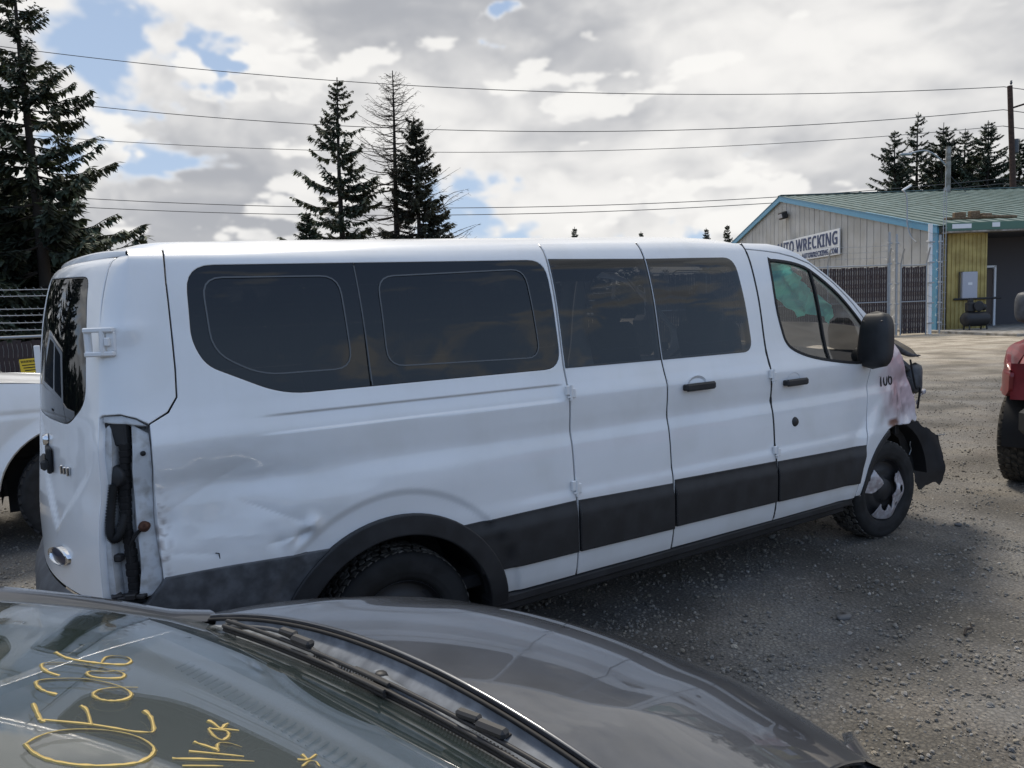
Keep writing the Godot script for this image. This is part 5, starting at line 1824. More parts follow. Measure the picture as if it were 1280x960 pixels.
func cabin_of_car(C: Node3D) -> void:
	var ds := MB.new()
	ds.sheet(func(b: float, t: float) -> Vector3:
		var y := 0.955 - 0.03 * t - 0.10 * smoothstep(0.75, 1.0, t) + 0.012 * sin(b * 7.0) * t
		y += 0.035 * exp(-pow((b + 0.36) / 0.20, 2.0)) * smoothstep(0.4, 0.8, t)
		return Vector3(-0.16 - 0.03 * b * b - 0.50 * t, y - 0.02 * b * b, b), steps(-0.68, 0.68, 30), steps(0, 1, 18), Vector3(-0.4, 0, 0))
	ds.sheet(func(b: float, t: float) -> Vector3: return Vector3(-0.66 - 0.03 * b * b + 0.12 * t, 0.825 - 0.35 * t - 0.02 * b * b, b), steps(-0.68, 0.68, 12), [0.0, 0.4, 1.0], Vector3(0, 0.7, 0))
	part("dashboard", ds, M.interior, C)
	var vt := MB.new()
	for k in 34:
		vt.bar(Vector3(-0.20 - 0.006, 0.957, -0.45 + k * 0.026), Vector3(-0.235, 0.954, -0.45 + k * 0.026), 0.007, 0.003)
	part("defrost_vent", vt, M.interior_dark, C, "", "stuff")
	var st := MB.new()
	var c := Vector3(-0.72, 0.86, -0.36)
	var n := Vector3(-0.88, 0.47, 0).normalized()
	var q := n.cross(Vector3.BACK).normalized()
	var ring := []
	for k in 33:
		var a := TAU * k / 32.0
		ring.append(c + (q * cos(a) + Vector3.BACK * sin(a)) * 0.185)
	st.tube(ring, 0.016, 8, false)
	for a in [0.15, PI - 0.15, -PI / 2]:
		st.bar(c, c + (q * sin(a) + Vector3.BACK * cos(a)) * 0.18, 0.04, 0.02)
	st.lathe([Vector2(0, 0.04), Vector2(0.07, 0.03), Vector2(0.085, -0.02)], c, n, 16)
	part("steering_wheel", st, M.interior_dark, C)
	for s in [-0.36, 0.36]:
		var se := MB.new()
		se.box(Vector3(-1.15, 0.50, s), Vector3(0.52, 0.16, 0.50), Basis(), 0.05)
		se.box(Vector3(-1.42, 0.82, s), Vector3(0.14, 0.62, 0.48), Basis(Vector3.BACK, 0.3), 0.055)
		var b := part("front_seat", se, M.seat_cloth, C)
		var hr := MB.new()
		hr.box(Vector3(-1.56, 1.17, s), Vector3(0.10, 0.18, 0.26), Basis(Vector3.BACK, 0.25), 0.04)
		part("headrest", hr, M.seat_cloth, b)
	var rs := MB.new()
	rs.box(Vector3(-2.05, 0.48, 0), Vector3(0.50, 0.16, 1.25), Basis(), 0.05)
	rs.box(Vector3(-2.32, 0.78, 0), Vector3(0.14, 0.60, 1.25), Basis(Vector3.BACK, 0.35), 0.05)
	part("rear_seat", rs, M.seat_cloth, C)
	var fl := MB.new()
	fl.box(Vector3(-1.3, 0.30, 0), Vector3(3.4, 0.06, 1.45))
	fl.box(Vector3(-0.25, 0.55, 0), Vector3(0.06, 0.65, 1.4))
	fl.box(Vector3(0.38, 0.55, 0), Vector3(0.8, 0.4, 1.0), Basis(), 0.05)
	part("floor", fl, M.interior_dark, C)
	var hl := MB.new()
	hl.sheet(func(b: float, t: float) -> Vector3:
		var e := screen_at(1.0, b * 0.57)
		return Vector3(e.x + 0.01 - t * 1.25, e.y - 0.03 + 0.045 * sin(PI * t * 0.75) - 0.09 * t * t, b * 0.57), steps(-1, 1, 10), steps(0, 1, 8), Vector3(-1.5, 3, 0))
	part("headlining", hl, M.grey_plastic, C)
	var mr := MB.new()
	mr.box(Vector3(-0.83, 1.285, 0), Vector3(0.035, 0.065, 0.24), Basis(Vector3.BACK, 0.15), 0.015)
	part("inner_mirror", mr, M.black_plastic, C)
	for s in [-1.0, 1.0]:
		var dm := MB.new()
		dm.sheet(func(a: float, t: float) -> Vector3:
			var r := sqrt(maxf(0.0, 1.0 - t * t))
			return Vector3(-0.50 + 0.06 * cos(a) * r, 0.985 + t * 0.075, s * (0.94 + 0.0) + 0.11 * sin(a) * r * s), steps(0, TAU, 16), steps(-1, 1, 8), Vector3(-0.5, 0.985, s * 0.94))
		part("door_mirror", dm, M.car_paint, C)

func handwriting() -> Array:
	return [
		[Vector2(0.747, 0.292), Vector2(0.729, 0.279), Vector2(0.705, 0.271), Vector2(0.674, 0.274), Vector2(0.644, 0.287), Vector2(0.624, 0.306), Vector2(0.617, 0.330), Vector2(0.624, 0.347), Vector2(0.643, 0.360), Vector2(0.666, 0.362), Vector2(0.703, 0.353), Vector2(0.731, 0.335), Vector2(0.744, 0.314), Vector2(0.747, 0.292)],
		[Vector2(0.708, 0.193), Vector2(0.713, 0.227), Vector2(0.714, 0.242), Vector2(0.711, 0.246)],
		[Vector2(0.717, 0.238), Vector2(0.663, 0.265), Vector2(0.623, 0.292), Vector2(0.602, 0.297)],
		[Vector2(0.657, 0.210), Vector2(0.655, 0.225), Vector2(0.665, 0.265)],
		[Vector2(0.586, 0.236), Vector2(0.586, 0.257), Vector2(0.597, 0.289), Vector2(0.602, 0.297)],
		[Vector2(0.673, 0.172), Vector2(0.684, 0.155), Vector2(0.685, 0.135), Vector2(0.677, 0.120), Vector2(0.651, 0.116), Vector2(0.615, 0.121), Vector2(0.585, 0.146), Vector2(0.576, 0.175), Vector2(0.588, 0.195), Vector2(0.609, 0.202), Vector2(0.626, 0.195), Vector2(0.628, 0.177), Vector2(0.613, 0.162), Vector2(0.589, 0.156), Vector2(0.558, 0.157)],
		[Vector2(0.646, 0.106), Vector2(0.656, 0.087), Vector2(0.654, 0.062), Vector2(0.643, 0.050), Vector2(0.614, 0.051), Vector2(0.580, 0.069), Vector2(0.556, 0.092), Vector2(0.554, 0.107), Vector2(0.569, 0.121), Vector2(0.600, 0.117), Vector2(0.606, 0.102), Vector2(0.597, 0.090), Vector2(0.575, 0.091), Vector2(0.545, 0.086)],
		[Vector2(0.612, -0.001), Vector2(0.606, 0.030), Vector2(0.585, 0.047), Vector2(0.566, 0.055), Vector2(0.535, 0.059), Vector2(0.513, 0.040), Vector2(0.510, 0.017), Vector2(0.526, 0.012), Vector2(0.545, 0.021), Vector2(0.565, 0.051)],
		[Vector2(0.608, 0.362), Vector2(0.595, 0.366), Vector2(0.512, 0.388)],
		[Vector2(0.581, 0.351), Vector2(0.519, 0.375)],
		[Vector2(0.564, 0.330), Vector2(0.546, 0.352), Vector2(0.545, 0.358)],
		[Vector2(0.545, 0.355), Vector2(0.534, 0.338), Vector2(0.519, 0.340), Vector2(0.508, 0.352)],
		[Vector2(0.525, 0.298), Vector2(0.505, 0.307), Vector2(0.509, 0.321), Vector2(0.523, 0.331), Vector2(0.529, 0.322), Vector2(0.527, 0.304), Vector2(0.525, 0.298)],
		[Vector2(0.515, 0.275), Vector2(0.511, 0.284), Vector2(0.509, 0.300), Vector2(0.495, 0.289), Vector2(0.489, 0.286)],
		[Vector2(0.509, 0.300), Vector2(0.486, 0.308)],
		[Vector2(0.604, 0.380), Vector2(0.557, 0.391)],
		[Vector2(0.449, 0.392), Vector2(0.434, 0.394), Vector2(0.411, 0.382)],
		[Vector2(0.434, 0.380), Vector2(0.434, 0.394)],
		[Vector2(0.453, 0.409), Vector2(0.435, 0.398), Vector2(0.425, 0.400), Vector2(0.428, 0.412)],
	]

# ------------------------------------------------------------------ the workshop building
func yard_building() -> void:
	var B := thing("workshop_building", "long metal workshop with beige gable wall, blue trim and green roof", "building", Vector3(34.054, 0, -14.561), -0.522)
	var eave := 4.86
	var ridge := 8.88
	var deep := -35.0
	var mid := -17.5
	var wall := slab(pts([0.0, 0.0, 0.0, eave, 17.5, ridge, 35.0, eave, 35.0, 0.0]), Vector3(0.26, 0, 0), Vector3(0, 0, -1), Vector3.UP, 0.2)
	part("gable_wall", wall, M.beige_siding, B)
	for k in 50:
		var z0 := -0.02 - k * 0.70
		var z1 := z0 - 0.645
		var y0 := lerpf(eave, ridge, 1.0 - absf(z0 - mid) / 17.5) - 0.06
		var y1 := lerpf(eave, ridge, 1.0 - absf(z1 - mid) / 17.5) - 0.06
		part("wall_panel", slab(pts([-z0, 0.02, -z0, y0, -z1, y1, -z1, 0.02]), Vector3(0.06 + 0.004 * (k % 3), 0, 0), Vector3(0, 0, -1), Vector3.UP, 0.06), M.beige_siding, B)
	for s in [0, 1]:
		var zz := 0.2 if s == 0 else deep - 0.2
		var t := slab(pts([-zz, eave - 0.30, -zz, eave + 0.06, -mid, ridge + 0.09, -mid, ridge - 0.27]), Vector3(-0.10, 0, 0), Vector3(0, 0, -1), Vector3.UP, 0.10)
		part("roof_trim", t, M.blue_trim, B)
	var ct := MB.new()
	ct.box(Vector3(-0.04, 2.35, -0.16), Vector3(0.06, 4.7, 0.42))
	part("corner_trim", ct, M.blue_trim, B)
	# roof
	for s in [0, 1]:
		var q := MB.new()
		var a := Vector3(-0.22, eave + 0.02, 0.35) if s == 0 else Vector3(-0.22, eave + 0.02, deep - 0.35)
		var b := Vector3(-0.22, ridge + 0.10, mid)
		var al := Vector3(44, 0, 0)
		q.quad(a, a + al, b + al, b, Vector3(0, 1, 0))
		q.quad(a - Vector3(0, 0.06, 0), a + al - Vector3(0, 0.06, 0), b + al - Vector3(0, 0.06, 0), b - Vector3(0, 0.06, 0), Vector3(0, -1, 0))
		var slope := part("roof_slope", q, M.green_roof, B)
		if s == 0:
			for k in 66:
				var o := MB.new()
				var x := Vector3(0.3 + k * 0.66, 0.02, 0)
				o.bar(a + x, b + x, 0.035, 0.05)
				part("roof_seam", o, M.green_roof, slope)
	var rc := MB.new()
	rc.bar(Vector3(-0.2, ridge + 0.13, mid), Vector3(43.8, ridge + 0.13, mid), 0.5, 0.05)
	part("ridge_cap", rc, M.green_roof, B)
	# the long front
	var fy := MB.new()
	fy.box(Vector3(1.28, 2.3, -0.08), Vector3(2.14, 4.6, 0.16))
	var yw := part("front_wall", fy, M.yellow_siding, B, "yellow ribbed front wall")
	for k in 11:
		var o := MB.new()
		o.box(Vector3(0.28 + k * 0.2, 2.28, 0.018), Vector3(0.075, 4.5, 0.036), Basis(), 0.012)
		part("wall_rib", o, M.yellow_siding, yw)
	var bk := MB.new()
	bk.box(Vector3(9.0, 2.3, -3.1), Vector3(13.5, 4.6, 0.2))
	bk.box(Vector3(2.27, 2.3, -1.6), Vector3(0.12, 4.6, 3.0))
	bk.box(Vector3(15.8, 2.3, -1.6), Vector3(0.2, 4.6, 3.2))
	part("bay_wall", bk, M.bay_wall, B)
	var bc := MB.new()
	bc.box(Vector3(9.0, 4.55, -1.5), Vector3(13.6, 0.1, 3.2))
	part("bay_ceiling", bc, M.interior, B)
	var fr := MB.new()
	fr.box(Vector3(30.0, 2.3, -0.1), Vector3(28.0, 4.6, 0.2))
	part("front_wall", fr, M.yellow_siding, B)
	var fa := MB.new()
	fa.box(Vector3(10.0, 4.78, 0.55), Vector3(20.0, 0.36, 0.10), Basis(), 0.01)
	part("fascia", fa, M.green_fascia, B)
	var so := MB.new()
	so.box(Vector3(10.0, 4.56, 0.32), Vector3(19.9, 0.07, 0.62))
	part("soffit", so, M.concrete, B)
	var pl := MB.new()
	pl.box(Vector3(0.7, 4.80, 0.612), Vector3(0.9, 0.20, 0.012))
	part("fascia_patch", pl, M.sign_white, B)
	pl = MB.new()
	pl.box(Vector3(2.3, 4.82, 0.612), Vector3(0.36, 0.20, 0.012))
	part("fascia_patch", pl, M.sign_white, B)
	# white partition with a brown door
	var pw := MB.new()
	pw.box(Vector3(2.75, 1.75, -2.0), Vector3(0.85, 3.2, 0.1))
	part("partition", pw, M.door_grey, B)
	var dr := MB.new()
	dr.box(Vector3(3.66, 1.55, -2.0), Vector3(0.84, 2.7, 0.06), Basis(), 0.01)
	var door := part("door", dr, M.brown_door, B)
	var df := MB.new()
	df.box(Vector3(3.20, 1.6, -1.97), Vector3(0.10, 2.95, 0.14))
	df.box(Vector3(4.13, 1.6, -1.97), Vector3(0.10, 2.95, 0.14))
	df.box(Vector3(3.66, 3.03, -1.97), Vector3(1.03, 0.10, 0.14))
	part("frame", df, M.sign_white, door)
	var cab := MB.new()
	cab.box(Vector3(1.42, 2.14, 0.12), Vector3(0.72, 1.22, 0.18), Basis(), 0.02)
	var ec := part("electric_cabinet", cab, M.door_grey, B)
	var lb := MB.new()
	lb.box(Vector3(1.42, 2.2, 0.214), Vector3(0.2, 0.12, 0.006))
	part("label", lb, M.sign_white, ec)
	var pi := MB.new()
	pi.tube([Vector3(0.7, 1.5, 0.14), Vector3(2.2, 1.5, 0.14), Vector3(2.9, 1.5, 0.2)], 0.05, 8)
	pi.tube([Vector3(0.12, 0.1, 0.10), Vector3(0.12, 4.5, 0.10)], 0.07, 8)
	pi.tube([Vector3(0.30, 0.1, 0.14), Vector3(0.30, 4.5, 0.14)], 0.035, 8)
	pi.tube([Vector3(0.95, 1.5, 0.12), Vector3(0.95, 2.75, 0.12), Vector3(1.1, 2.75, 0.12)], 0.025, 6)
	part("pipe", pi, M.steel_dark, B)
	var hs := MB.new()
	for k in 3:
		var ring := []
		for j in 25:
			ring.append(Vector3(2.72 + 0.13 * cos(TAU * j / 24.0) + k * 0.03, 1.35 - 0.45 * k + 0.24 * sin(TAU * j / 24.0), -1.90))
		hs.tube(ring, 0.022, 6, false)
	part("cable_coil", hs, M.rubber, B)
	var pad := MB.new()
	pad.box(Vector3(9.0, 0.05, 1.3), Vector3(19.0, 0.14, 9.0), Basis(), 0.02)
	part("concrete_pad", pad, M.concrete, B)

	var at := func(p: Vector3) -> Vector3: return B.transform * p
	# sign on the gable
	var S := thing("wall_sign", "white shop sign with dark blue lettering on the beige gable wall", "sign", at.call(Vector3(-0.14, 0, -13.0)), -0.522 - PI / 2.0)
	var sb := MB.new()
	sb.box(Vector3(0, 5.08, 0), Vector3(8.0, 1.50, 0.06), Basis(), 0.01)
	part("board", sb, M.sign_white, S)
	for l: Array in [["AUTO WRECKING", 0.78, 5.30, 0.0], ["AUTOWRECKING.COM", 0.33, 4.57, 0.55]]:
		var o := MeshInstance3D.new()
		o.name = numbered("lettering", S)
		var t := letters(l[0], l[1], 0.02)
		t.horizontal_alignment = HORIZONTAL_ALIGNMENT_RIGHT
		o.mesh = t
		o.material_override = M.sign_blue
		S.add_child(o, true)
		o.position = Vector3(3.85, l[2], 0.045)
	# flood lamp near the ridge
	var fl := thing("flood_lamp", "black wall lamp under the peak of the beige gable", "wall lamp", at.call(Vector3(-0.1, 7.55, -16.6)), -0.522 - PI / 2.0)
	var f1 := MB.new()
	f1.box(Vector3(0, 0, 0.22), Vector3(0.75, 0.5, 0.40), Basis(Vector3.RIGHT, 0.2), 0.06)
	f1.box(Vector3(0, 0.0, 0.03), Vector3(0.3, 0.3, 0.14))
	part("housing", f1, M.black_plastic, fl)
	var f2 := MB.new()
	f2.box(Vector3(0.0, -0.06, 0.43), Vector3(0.62, 0.26, 0.04), Basis(Vector3.RIGHT, 0.2), 0.01)
	part("lens", f2, M.lamp_lens, fl)
	# timber and a patch lying on the roof edge
	var wd := thing("timber_pile", "small pile of weathered timber lying on the green roof edge", "timber", at.call(Vector3(1.4, 5.08, 0.1)), -0.522)
	for q: Array in [[-0.5, 0.28, 0.5, 0.22], [0.2, 0.30, 0.45, 0.26], [0.75, 0.22, 0.5, 0.18], [0.1, 0.12, 2.6, 0.10], [1.4, 0.14, 2.0, 0.12]]:
		var o := MB.new()
		o.box(Vector3(q[0], q[1], 0), Vector3(q[2], q[3], 0.25), Basis(Vector3.UP, q[0] * 0.2), 0.02)
		part("plank", o, M.wood, wd)
	# compressor
	var K := thing("air_compressor", "dark horizontal air compressor tank with motor beside the yellow wall", "compressor", at.call(Vector3(0.95, 0.12, 1.3)), -0.522)
	var k1 := MB.new()
	k1.lathe([Vector2(0, -0.62), Vector2(0.2, -0.60), Vector2(0.30, -0.5), Vector2(0.33, -0.42), Vector2(0.33, 0.42), Vector2(0.30, 0.5), Vector2(0.2, 0.60), Vector2(0, 0.62)], Vector3(0, 0.48, 0), Vector3(1, 0, 0), 22)
	part("tank", k1, M.steel_dark, K)
	for x in [-0.4, 0.4]:
		for z in [-0.2, 0.2]:
			var lg := MB.new()
			lg.bar(Vector3(x, 0.0, z), Vector3(x, 0.3, z * 0.8), 0.06, 0.04)
			part("leg", lg, M.steel_dark, K)
	var k2 := MB.new()
	k2.lathe([Vector2(0, -0.2), Vector2(0.14, -0.2), Vector2(0.16, -0.1), Vector2(0.16, 0.15), Vector2(0.1, 0.2), Vector2(0, 0.2)], Vector3(0.25, 1.0, 0), Vector3(1, 0, 0), 16)
	part("motor", k2, M.black_plastic, K)
	var k3 := MB.new()
	k3.box(Vector3(-0.25, 1.02, 0), Vector3(0.34, 0.42, 0.32), Basis(), 0.04)
	k3.box(Vector3(-0.25, 1.28, 0), Vector3(0.2, 0.16, 0.2), Basis(), 0.03)
	k3.lathe([Vector2(0.0, 0.02), Vector2(0.2, 0.02), Vector2(0.24, 0.0), Vector2(0.2, -0.02), Vector2(0.0, -0.02)], Vector3(0, 1.05, 0.22), Vector3(0, 0, 1), 20)
	part("pump", k3, M.black_plastic, K)

# ------------------------------------------------------------------ fences
func fence(called: String, label: String, a: Vector3, b: Vector3, h: float, gap: float, wires: Array, m: Material, slat_low := 0.06) -> Node3D:
	var F := thing(called, label, "fence", a)
	var d := b - a
	var n := int(d.length() / gap)
	var u := d.normalized()
	var slats := MB.new()
	var mesh := MB.new()
	var bs := Basis(u, Vector3.UP, u.cross(Vector3.UP))
	for k in n:
		var p := u * gap * (k + 0.5)
		var lean := rng.randf_range(-0.02, 0.02)
		var top := h - 0.05 - rng.randf() * 0.05
		slats.box(p + Vector3(0, (top + slat_low) * 0.5, 0), Vector3(gap * 0.86, top - slat_low, 0.012), bs * Basis(Vector3.BACK, lean * 0.3), 0.0)
		# woven wire stands between the slats in a zigzag
		var z := u * gap * k
		var q := []
		var yy := 0.05
		var j := 0
		while yy < h:
			q.append(z + Vector3(0, yy, 0) + u * gap * (0.16 if j % 2 == 0 else -0.16) + bs.z * (0.012 if j % 2 == 0 else -0.004))
			yy += gap * 1.9
			j += 1
		mesh.tube(q, 0.0048 if gap < 0.1 else 0.008, 3, false)
	part("slat", slats, m, F, "", "stuff")
	part("chain_link", mesh, M.wire, F, "", "stuff")
	var rails := [h, h * 0.48]
	for y: float in rails:
		var r := MB.new()
		r.tube([Vector3(0, y, 0), d + Vector3(0, y, 0)], 0.028, 8)
		part("rail", r, M.galvanised, F)
	var posts := maxi(1, int(round(d.length() / 3.0)))
	for k in posts + 1:
		var p := d * (float(k) / posts)
		var r := MB.new()
		r.tube([p, p + Vector3(0, h + 0.08, 0), p + Vector3(0, h + 0.12, 0) , p + Vector3(0, h + 0.75, 0) + bs.z * 0.25], 0.035, 8)
		part("post", r, M.galvanised, F)
	for w: Array in wires:
		var r := MB.new()
		var q := []
		for k in 25:
			var t := k / 24.0
			q.append(d * t + Vector3(0, h + w[0] - 0.04 * sin(PI * fmod(t * posts, 1.0)), 0) + bs.z * w[1])
		r.tube(q, 0.008, 5)
		for k in int(d.length() / 0.14):
			var p: Vector3 = d * (k * 0.14 / d.length()) + Vector3(0, h + w[0] - 0.02, 0) + bs.z * w[1]
			r.bar(p + Vector3(-0.02, 0.03, 0.0), p + Vector3(0.02, -0.03, 0.01), 0.005, 0.005)
		part("barbed_wire", r, M.galvanised, F)
	return F

func fences() -> void:
	var bt := Transform3D(Basis(Vector3.UP, -0.522), Vector3(34.054, 0, -14.561))
	fence("slatted_fence", "tall brown slatted chain link fence before the beige gable wall", bt * Vector3(-14.0, 0, 1.2), bt * Vector3(-3.05, 0, 1.2), 3.15, 0.105, [[0.35, 0.12], [0.6, 0.2], [0.85, 0.26]], M.slat_brown)
	var g := fence("slatted_gate", "narrow brown slatted gate between two tall galvanised posts", bt * Vector3(-2.45, 0, 1.2), bt * Vector3(-1.28, 0, 1.2), 3.1, 0.105, [], M.slat_brown)
	for q: Array in [[-2.95, 4.6, 0.06, "tall galvanised gate post, left of the close pair"], [-2.62, 4.5, 0.055, "tall galvanised gate post, right of the close pair"], [-1.08, 4.9, 0.09, "thick pale post between the slatted gate and the building corner"], [-0.62, 4.4, 0.05, "thin galvanised post nearest the blue building corner"]]:
		var P := thing("gate_post", q[3], "post", bt * Vector3(q[0], 0, 1.15), -0.522, "posts round the yard gate")
		var o := MB.new()
		o.tube([Vector3.ZERO, Vector3(-0.02, q[1], 0)], q[2], 10)
		part("pole", o, M.sign_white if q[2] > 0.08 else M.galvanised, P)
		var c := MB.new()
		for k in 5:
			c.box(Vector3(0, 0.5 + k * 0.9, 0.0), Vector3(q[2] * 2.8, 0.07, q[2] * 2.8), Basis(), 0.01)
		part("clamp", c, M.galvanised, P)
		# coils of razor wire tied along it
		var rz := MB.new()
		var path := []
		for k in 60:
			var a := k * 0.9
			path.append(Vector3(cos(a) * 0.16, 0.6 + k * (q[1] - 0.9) / 60.0, sin(a) * 0.16))
		rz.tube(path, 0.007, 4, false)
		part("razor_wire", rz, M.galvanised, P)
	var mast := thing("ladder_mast", "thin lattice aerial mast standing at the building corner", "mast", bt * Vector3(-0.25, 0, 0.85), -0.522)
	var m1 := MB.new()
	for x in [-0.06, 0.06]:
		m1.tube([Vector3(x, 0, 0), Vector3(x, 6.5, 0)], 0.016, 6)
	m1.tube([Vector3(0, 6.4, 0), Vector3(0, 7.2, 0)], 0.014, 6)
	part("pole", m1, M.galvanised, mast)
	for k in 26:
		var r := MB.new()
		r.bar(Vector3(-0.12 if k % 3 == 0 else -0.06, 0.4 + k * 0.24, 0), Vector3(0.12 if k % 3 == 0 else 0.06, 0.4 + k * 0.24, 0), 0.015, 0.015)
		part("rung", r, M.galvanised, mast)
	var cam := thing("roof_camera_pole", "white pole with a hooked head above the gable eave", "pole", bt * Vector3(-0.35, 4.3, -1.9), -0.522)
	var c1 := MB.new()
	c1.tube(smooth_path([Vector3(0.1, 0.0, 0.6), Vector3(0.05, 0.35, 0.2), Vector3(0, 1.0, 0), Vector3(-0.05, 2.2, 0), Vector3(-0.25, 2.55, 0)], 5), 0.035, 8)
	part("pole", c1, M.galvanised, cam)
	var c2 := MB.new()
	c2.box(Vector3(-0.05, 2.65, 0.0), Vector3(0.5, 0.10, 0.14), Basis(Vector3.BACK, 0.5), 0.03)
	part("head", c2, M.sign_white, cam)
	# behind the white pickup
	fence("slatted_fence", "brown slatted chain link fence under barbed wire behind the white pickup", Vector3(-8.0, 0, -16.2), Vector3(9.0, 0, -8.2), 1.60, 0.085, [[0.16, 0.0], [0.3, 0.04], [0.44, 0.08], [0.56, 0.12], [0.80, 0.2], [0.92, 0.2]], M.slat_brown, 0.55)
	var ys := thing("warning_sign", "small yellow warning sign on the slatted fence", "sign", Vector3(-1.44, 1.05, -12.62), -0.44)
	var y1 := MB.new()
	y1.box(Vector3.ZERO, Vector3(0.34, 0.29, 0.006), Basis(Vector3.BACK, 0.06), 0.002)
	part("plate", y1, M.yellow_sign, ys)
	var t := MeshInstance3D.new()
	t.name = "lettering"
	t.mesh = letters("WARNING", 0.045, 0.003)
	t.material_override = M.black
	ys.add_child(t, true)
	t.position = Vector3(0, 0.095, 0.005)
	t.rotation.z = 0.06
	for k in 3:
		var ln := MB.new()
		ln.box(Vector3(0.005 * k, 0.03 - k * 0.05, 0.005), Vector3(0.26 - 0.03 * k, 0.018, 0.003), Basis(Vector3.BACK, 0.06))
		part("small_print", ln, M.black, ys)
	var wp := thing("white_post", "short white post beside the yellow warning sign", "post", Vector3(-1.30, 0, -12.2))
	var w1 := MB.new()
	w1.box(Vector3(0, 0.72, 0), Vector3(0.10, 1.44, 0.10), Basis(), 0.01)
	part("pole", w1, M.sign_white, wp)

# ------------------------------------------------------------------ trees
func fir(called: String, label: String, at: Vector3, h: float, spread: float, low: float, sd: int, fill: float, tint: Color, group := "", bare := false, lean := 0.0, shape := 0.95) -> Node3D:
	var T := thing(called, label, "tree", at, 0.0, group)
	var r := RandomNumberGenerator.new()
	r.seed = sd
	var trunk := MB.new()
	var path := []
	var rad := []
	for k in 13:
		var t := k / 12.0
		path.append(Vector3(lean * t * h + 0.10 * sin(t * 5.0 + sd) * t, t * h, 0.10 * cos(t * 4.0 + sd) * t))
		rad.append(lerpf(0.020 * h, 0.03, pow(t, 0.8)))
	trunk.tube(path, rad, 9)
	part("trunk", trunk, M.bark, T)
	var limbs := MB.new()
	var leaf := MB.new()
	var y := low * h
	while y < h * 0.985:
		var t := y / h
		var reach := spread * pow(1.0 - t, shape) * lerpf(0.75, 1.0, smoothstep(low, low + 0.2, t)) + 0.15
		var nb := 5 + int(r.randf() * 4.0)
		for k in nb:
			if r.randf() > fill:
				continue
			var a := r.randf() * TAU
			var L := reach * (0.35 + 0.75 * sqrt(r.randf()))
			if r.randf() < 0.07:
				L *= 1.25
			var dir := Vector3(cos(a), 0, sin(a))
			var c0: Vector3 = path[0].lerp(path[12], t)
			c0.y = y
			var droop := lerpf(-0.30, 0.45, t) + r.randf_range(-0.12, 0.12)
			var bp := []
			var br := []
			var nseg := 6
			for j in nseg + 1:
				var q := float(j) / nseg
				bp.append(c0 + dir * L * q + Vector3(0, L * (droop * q + 0.26 * q * q * (1.0 - t) - 0.10 * sin(q * PI)), 0) + Vector3(r.randf_range(-1, 1), r.randf_range(-0.6, 0.6), r.randf_range(-1, 1)) * 0.045 * L * q)
				br.append(lerpf(0.010 + 0.010 * L, 0.006, q))
			limbs.tube(bp, br, 4, false)
			if bare:
				for j in int(L * 7.0):
					var q := r.randf_range(0.15, 1.0)
					var f := q * nseg
					var i := mini(int(f), nseg - 1)
					var p: Vector3 = bp[i].lerp(bp[i + 1], f - i)
					var sd2 := (dir.cross(Vector3.UP) * (1.0 if r.randf() < 0.5 else -1.0) + dir * 0.7 + Vector3(0, r.randf_range(-0.5, 0.3), 0)).normalized()
					limbs.tube([p, p + sd2 * r.randf_range(0.15, 0.55) * (1.1 - q * 0.5)], 0.008, 3, false)
				continue
			var clump := r.randf_range(0.7, 1.25)
			var n := int(L * 60.0 * fill) + 22
			for j in n:
				var q := pow(r.randf(), 0.75)
				if q < 0.12 and L > 1.0:
					continue
				var f := q * nseg
				var i := mini(int(f), nseg - 1)
				var p: Vector3 = bp[i].lerp(bp[i + 1], f - i)
				var side := dir.cross(Vector3.UP) * (1.0 if r.randf() < 0.5 else -1.0)
				var w := (0.17 + 0.115 * L) * (1.0 - 0.65 * absf(q - 0.45))
				var g := (side * r.randf_range(0.2, 1.0) + dir * r.randf_range(0.2, 0.9) + Vector3(0, r.randf_range(-0.95, 0.12), 0)).normalized()
				var e := p + g * w * r.randf_range(0.6, 1.3)
				var o := g.cross(Vector3(r.randf_range(-0.4, 0.4), 1, r.randf_range(-0.4, 0.4))).normalized() * w * r.randf_range(0.15, 0.28)
				var v := r.randf_range(0.55, 1.35) * clump
				leaf.col = Color(tint.r * v, tint.g * v, tint.b * v * r.randf_range(0.85, 1.1))
				var m := p.lerp(e, 0.55)
				var nn := (Vector3.UP * 0.8 + g * 0.4 + Vector3(r.randf_range(-0.5, 0.5), 0, r.randf_range(-0.5, 0.5))).normalized()
				var i0 := leaf.vert(p, nn)
				leaf.vert(m + o, nn)
				leaf.vert(e + Vector3(0, -0.05 * w, 0), nn)
				leaf.vert(m - o, nn)
				leaf.face(i0, i0 + 1, i0 + 2)
				leaf.face(i0, i0 + 2, i0 + 3)
		y += lerpf(0.42, 0.26, t) * (h / 15.0) * r.randf_range(0.7, 1.3)
	part("branches", limbs, M.bark, T)
	if leaf.v.size():
		part("crown", leaf, M.needles, T)
	return T

